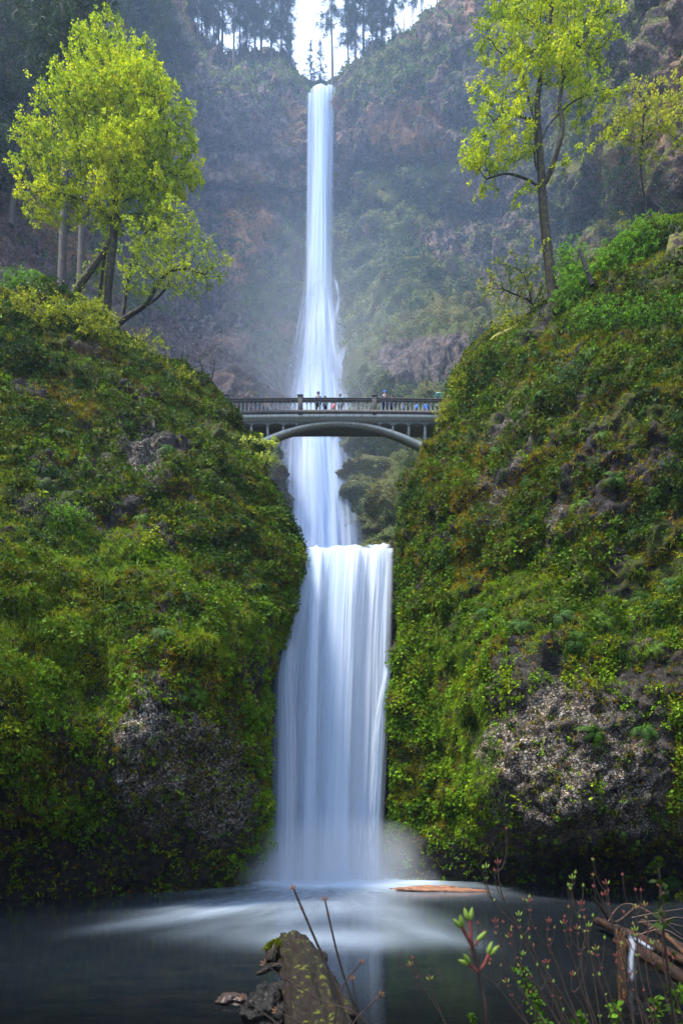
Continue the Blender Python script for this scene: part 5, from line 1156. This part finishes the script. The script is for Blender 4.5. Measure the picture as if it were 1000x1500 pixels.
def twig(path, Y, label, seed, sides=2, budc='bud_r', r0=.0032, sc_=.62, shoots=True, group=None, base=None, Yb=None):
    rr = random.Random(seed)
    P = [tuple(W(x, y, Y+(Yb or 0)*i)) for i, (x, y) in enumerate(path)]
    b0 = np.array(P[0]); root_pt = (b0[0]+(.05 if rr.random() < .5 else -.05), b0[1]+.1, b0[2]-.55)
    g_ = empty('budding_twig', root_pt, label, 'twig', group)
    k = Y/1.5
    c = stick('stem', [(root_pt[0], root_pt[1], root_pt[2]-.7), root_pt]+P, r0*k*1.2, r0*k*.55, M['stem'], g_, 44)
    tip = c[-1]; d = unit(c[-1]-c[-3]); sd = unit(np.cross(d, np.array([rr.uniform(-.4, .4), 1, 0])))
    for s_ in (-1, 0, 1): put_bud(g_, tip+sd*s_*.003*k, unit(d*1.0+sd*s_*.55), (.016 if s_ else .021)*sc_*k, .0030*sc_*k, M[budc if rr.random() < .8 or budc == 'bud_b' else 'bud_g'])
    for j in range(sides):
        i = int(len(c)*(.93-.13*j-rr.uniform(0, .04))); p = c[i]
        for s_ in (-1, 1):
            if rr.random() < .62 or budc == 'bud_b':
                put_bud(g_, p, unit(d*1.1+sd*s_*.8), .012*sc_*k, .0024*sc_*k, M[budc])
            else:
                l = rr.uniform(.02, .075)*k*sc_
                e = [p, p+sd*s_*l*.3+d*l*.35, p+sd*s_*l*.5+d*l*1.1, p+sd*s_*l*.55+d*l*2.0]
                q = stick('side_shoot', e, r0*k*.5, r0*k*.35, M['stem'], g_)
                dd = unit(q[-1]-q[-3])
                for t in (-1, 0, 1): put_bud(g_, q[-1], unit(dd+sd*t*.5), (.010 if t else .015)*sc_*k, .0024*sc_*k, M[budc if rr.random() < .8 else 'bud_g'])
    return g_
GL = 'budding twigs at the near bank'
twig([(540, 1600), (508, 1500), (480, 1420), (455, 1362), (430, 1303)], 1.9, 'tallest dark budding stem crossing in front of the mossy log', 801, 1, 'bud_b', .0042)
twig([(552, 1600), (527, 1505), (500, 1420), (486, 1365), (476, 1320)], 2.1, 'straight dark budding stem just right of the mossy log', 802, 1, 'bud_b', .0034)
twig([(560, 1560), (530, 1492), (470, 1466), (420, 1436), (388, 1413)], 1.8, 'thin reddish twig arching left across the mossy log', 803, 0, 'bud_b', .0022)
twig([(470, 1560), (430, 1520), (395, 1492), (356, 1463)], 1.5, 'short brown twig low at the left of the mossy log', 804, 0, 'bud_b', .0030)
twig([(470, 1620), (452, 1520), (440, 1500), (405, 1482)], 1.9, 'tiny twig peeping up in front of the log moss', 805, 0, 'bud_b', .0022)
twig([(480, 1600), (488, 1510), (500, 1450), (528, 1412)], 2.0, 'twig slanting right beside the mossy log', 806, 0, 'bud_b', .0026)
twig([(500, 1600), (514, 1510), (535, 1480), (557, 1459)], 2.0, 'lower twig slanting right beside the mossy log', 807, 1, 'bud_b', .0024)
twig([(540, 1600), (528, 1500), (518, 1450), (516, 1436)], 2.1, 'short upright twig between the two right slanting ones', 808, 0, 'bud_b', .0022)
twig([(680, 1580), (652, 1500), (628, 1460), (602, 1415)], 1.7, 'lone twig with green tip left of the big opening buds', 809, 1, 'bud_r', .0026)
twig([(665, 1580), (650, 1500), (637, 1462), (630, 1436)], 1.9, 'small twig beside the lone green tipped one', 810, 0, 'bud_r', .0020)
# the big opening bud cluster
g_ = empty('budding_twig', W(720, 1700, 1.0), 'thick stem with large opening green buds on pink stalks', 'twig')
stick('stem', [tuple(W(740, 2400, 1.15)), tuple(W(725, 1650, 1.05)), tuple(W(714, 1500, 1)), tuple(W(706, 1450, 1)), tuple(W(699, 1412, 1)), tuple(W(692, 1388, 1)), tuple(W(690, 1378, 1))], .0034, .0026, M['stem'], g_, 50)
for a, b, r_ in [((690, 1385, 1), (687, 1348, 1), .0026), ((690, 1385, 1), (676, 1358, .99), .0022), ((700, 1424, 1), (716, 1398, 1.0), .0024), ((700, 1424, 1), (686, 1412, .99), .0022), ((691, 1386, 1), (699, 1378, 1.0), .002)]:
    A_, B_ = W(*a), W(*b); stick('bud_stalk', [tuple(A_), tuple(A_*.5+B_*.5+np.array([.001, 0, -.002])), tuple(B_)], r_, r_*1.2, M['bud_r'], g_)
    dd = unit(B_-A_); sd = unit(np.cross(dd, [0, 1, 0]))
    for t in ((-.45, .45) if r_ > .0021 else (0,)): put_bud(g_, B_+sd*t*.004, unit(dd+sd*t*.5), .019, .0040, M['bud_g'])
TIPS = [(712, 1272, 1.9, 870), (729, 1266, 2.0, 850), (775, 1322, 2.1, 860), (726, 1352, 1.8, 830), (746, 1374, 2.0, 845), (838, 1288, 1.2, 900), (852, 1326, 1.8, 880), (803, 1352, 1.3, 850), (826, 1354, 1.9, 880), (845, 1362, 2.0, 890), (862, 1358, 2.0, 880), (888, 1296, 1.5, 940), (887, 1312, 1.6, 960), (931, 1332, 1.6, 970), (944, 1328, 1.9, 975), (930, 1364, 1.5, 950), (873, 1392, 1.4, 920), (953, 1384, 1.7, 990), (904, 1402, 1.9, 960), (800, 1412, 2.1, 850), (760, 1342, 2.3, 850), (690, 1392, 2.0, 800), (968, 1300, 1.3, 1000), (912, 1440, 1.8, 930), (978, 1400, 1.6, 1010), (765, 1400, 1.7, 830), (742, 1440, 2.2, 800), (838, 1430, 2.2, 880)]
LB = ['topmost red budded twig on the left of the thicket', 'red budded twig rising a little right of the topmost one', 'fine twig with crimson buds left of centre of the thicket', 'low branching twig behind the big opening buds', 'slim twig with red buds right of the big opening buds', 'tall blurred twig with golden tip before the dark water', 'twig with crowded pink buds in mid thicket', 'blurred yellow tipped twig in mid thicket', 'short twig with red fan of buds in mid thicket',
      'thin twig right of the red fan of buds', 'pink budded upright twig left of the rotten post', 'thick budded twig with yellow tip above the driftwood', 'second thick twig beside the yellow tipped one', 'twig with green bud before the driftwood logs', 'pink tipped twig before the driftwood logs', 'green tipped twig before the lower driftwood log', 'leaning twig with a green bud left of the rotten post', 'branched twig in front of the lower driftwood log',
      'thin twig crossing the rotten post', 'low thin twig under the red fan of buds', 'faint twig behind the crimson budded one', 'low twig just right of the big opening buds', 'blurred leafy topped twig by the dark right wall', 'short twig at the foot of the rotten post', 'twig at the far right edge by the driftwood', 'slender twig above the green sprig', 'short twig beside the green sprig', 'thin low twig below mid thicket']
for k, (x, y, Y, bx_) in enumerate(TIPS):
    rr_ = random.Random(900+k); m1 = (x*.62+bx_*.38+rr_.uniform(-10, 10), y+(1560-y)*.42); m0 = (x*.93+bx_*.07+rr_.uniform(-4, 4), y+(1560-y)*.16)
    twig([(bx_, 1580), m1, m0, (x, y)], Y, LB[k], 900+k, rr_.choice([2, 3, 4]), 'bud_r' if k % 5 else 'bud_g', .0020)
# leafy sprigs
def sprig(pts_, label, seed, L, cols=((.05, .12, .008), (.10, .20, .015)), k=3, rad=.03):
    P = np.array([W(*p) for p in pts_]); g_ = empty('leafy_sprig', P[0], label, 'plant')
    c = stick('stem', [tuple(p) for p in P], .0022*P[0, 1], .0010*P[0, 1], M['stem'], g_, 30)
    q = np.repeat(c[6:], 2, 0); LV = leaves(q, np.broadcast_to([0, -.4, .8], q.shape), k, rad, L, .6, pal(q, list(cols), seed, 2), seed+1, .4, .2)
    part('leaves', LV[0], LV[1], M['leaf'], g_, col=LV[2]); return g_
sprig([(800, 1900, 2.6), (795, 1560, 2.4), (775, 1460, 2.4), (762, 1420, 2.4)], 'bright green leafy sprig among the twigs near the bottom', 951, .022, rad=.035)
sprig([(830, 1900, 2.6), (800, 1560, 2.5), (790, 1490, 2.5), (778, 1450, 2.5)], 'second leafy green sprig touching the first one', 952, .022, rad=.035)
sprig([(720, 1900, 1.2), (700, 1600, 1.1), (694, 1510, 1.1), (690, 1488, 1.1)], 'tiny blurred green sprig at the bottom edge below the big buds', 953, .008, k=2, rad=.006)
sprig([(1010, 1700, 1.1), (975, 1400, 1.0), (968, 1320, 1), (964, 1262, 1)], 'blurred green leaves hanging at the far right over the dark pool', 954, .014, ((.03, .06, .008), (.05, .10, .01)), 1, .016)
for k, (a, b) in enumerate([((900, 1620), (900, 1478)), ((955, 1620), (960, 1468)), ((990, 1620), (992, 1452)), ((845, 1620), (848, 1492))]):
    sprig([(a[0]+20, 1900, 3.2), (a[0], a[1], 3.2), (b[0], b[1]+30, 3.1), (b[0], b[1], 3.1)], ['low green plant left of the brightest one at the bottom right', 'brightest low green plant at the bottom right', 'low green plant in the very bottom right corner', 'small green plant at the bottom below mid thicket'][k], 960+k, .035, k=2, rad=.05)
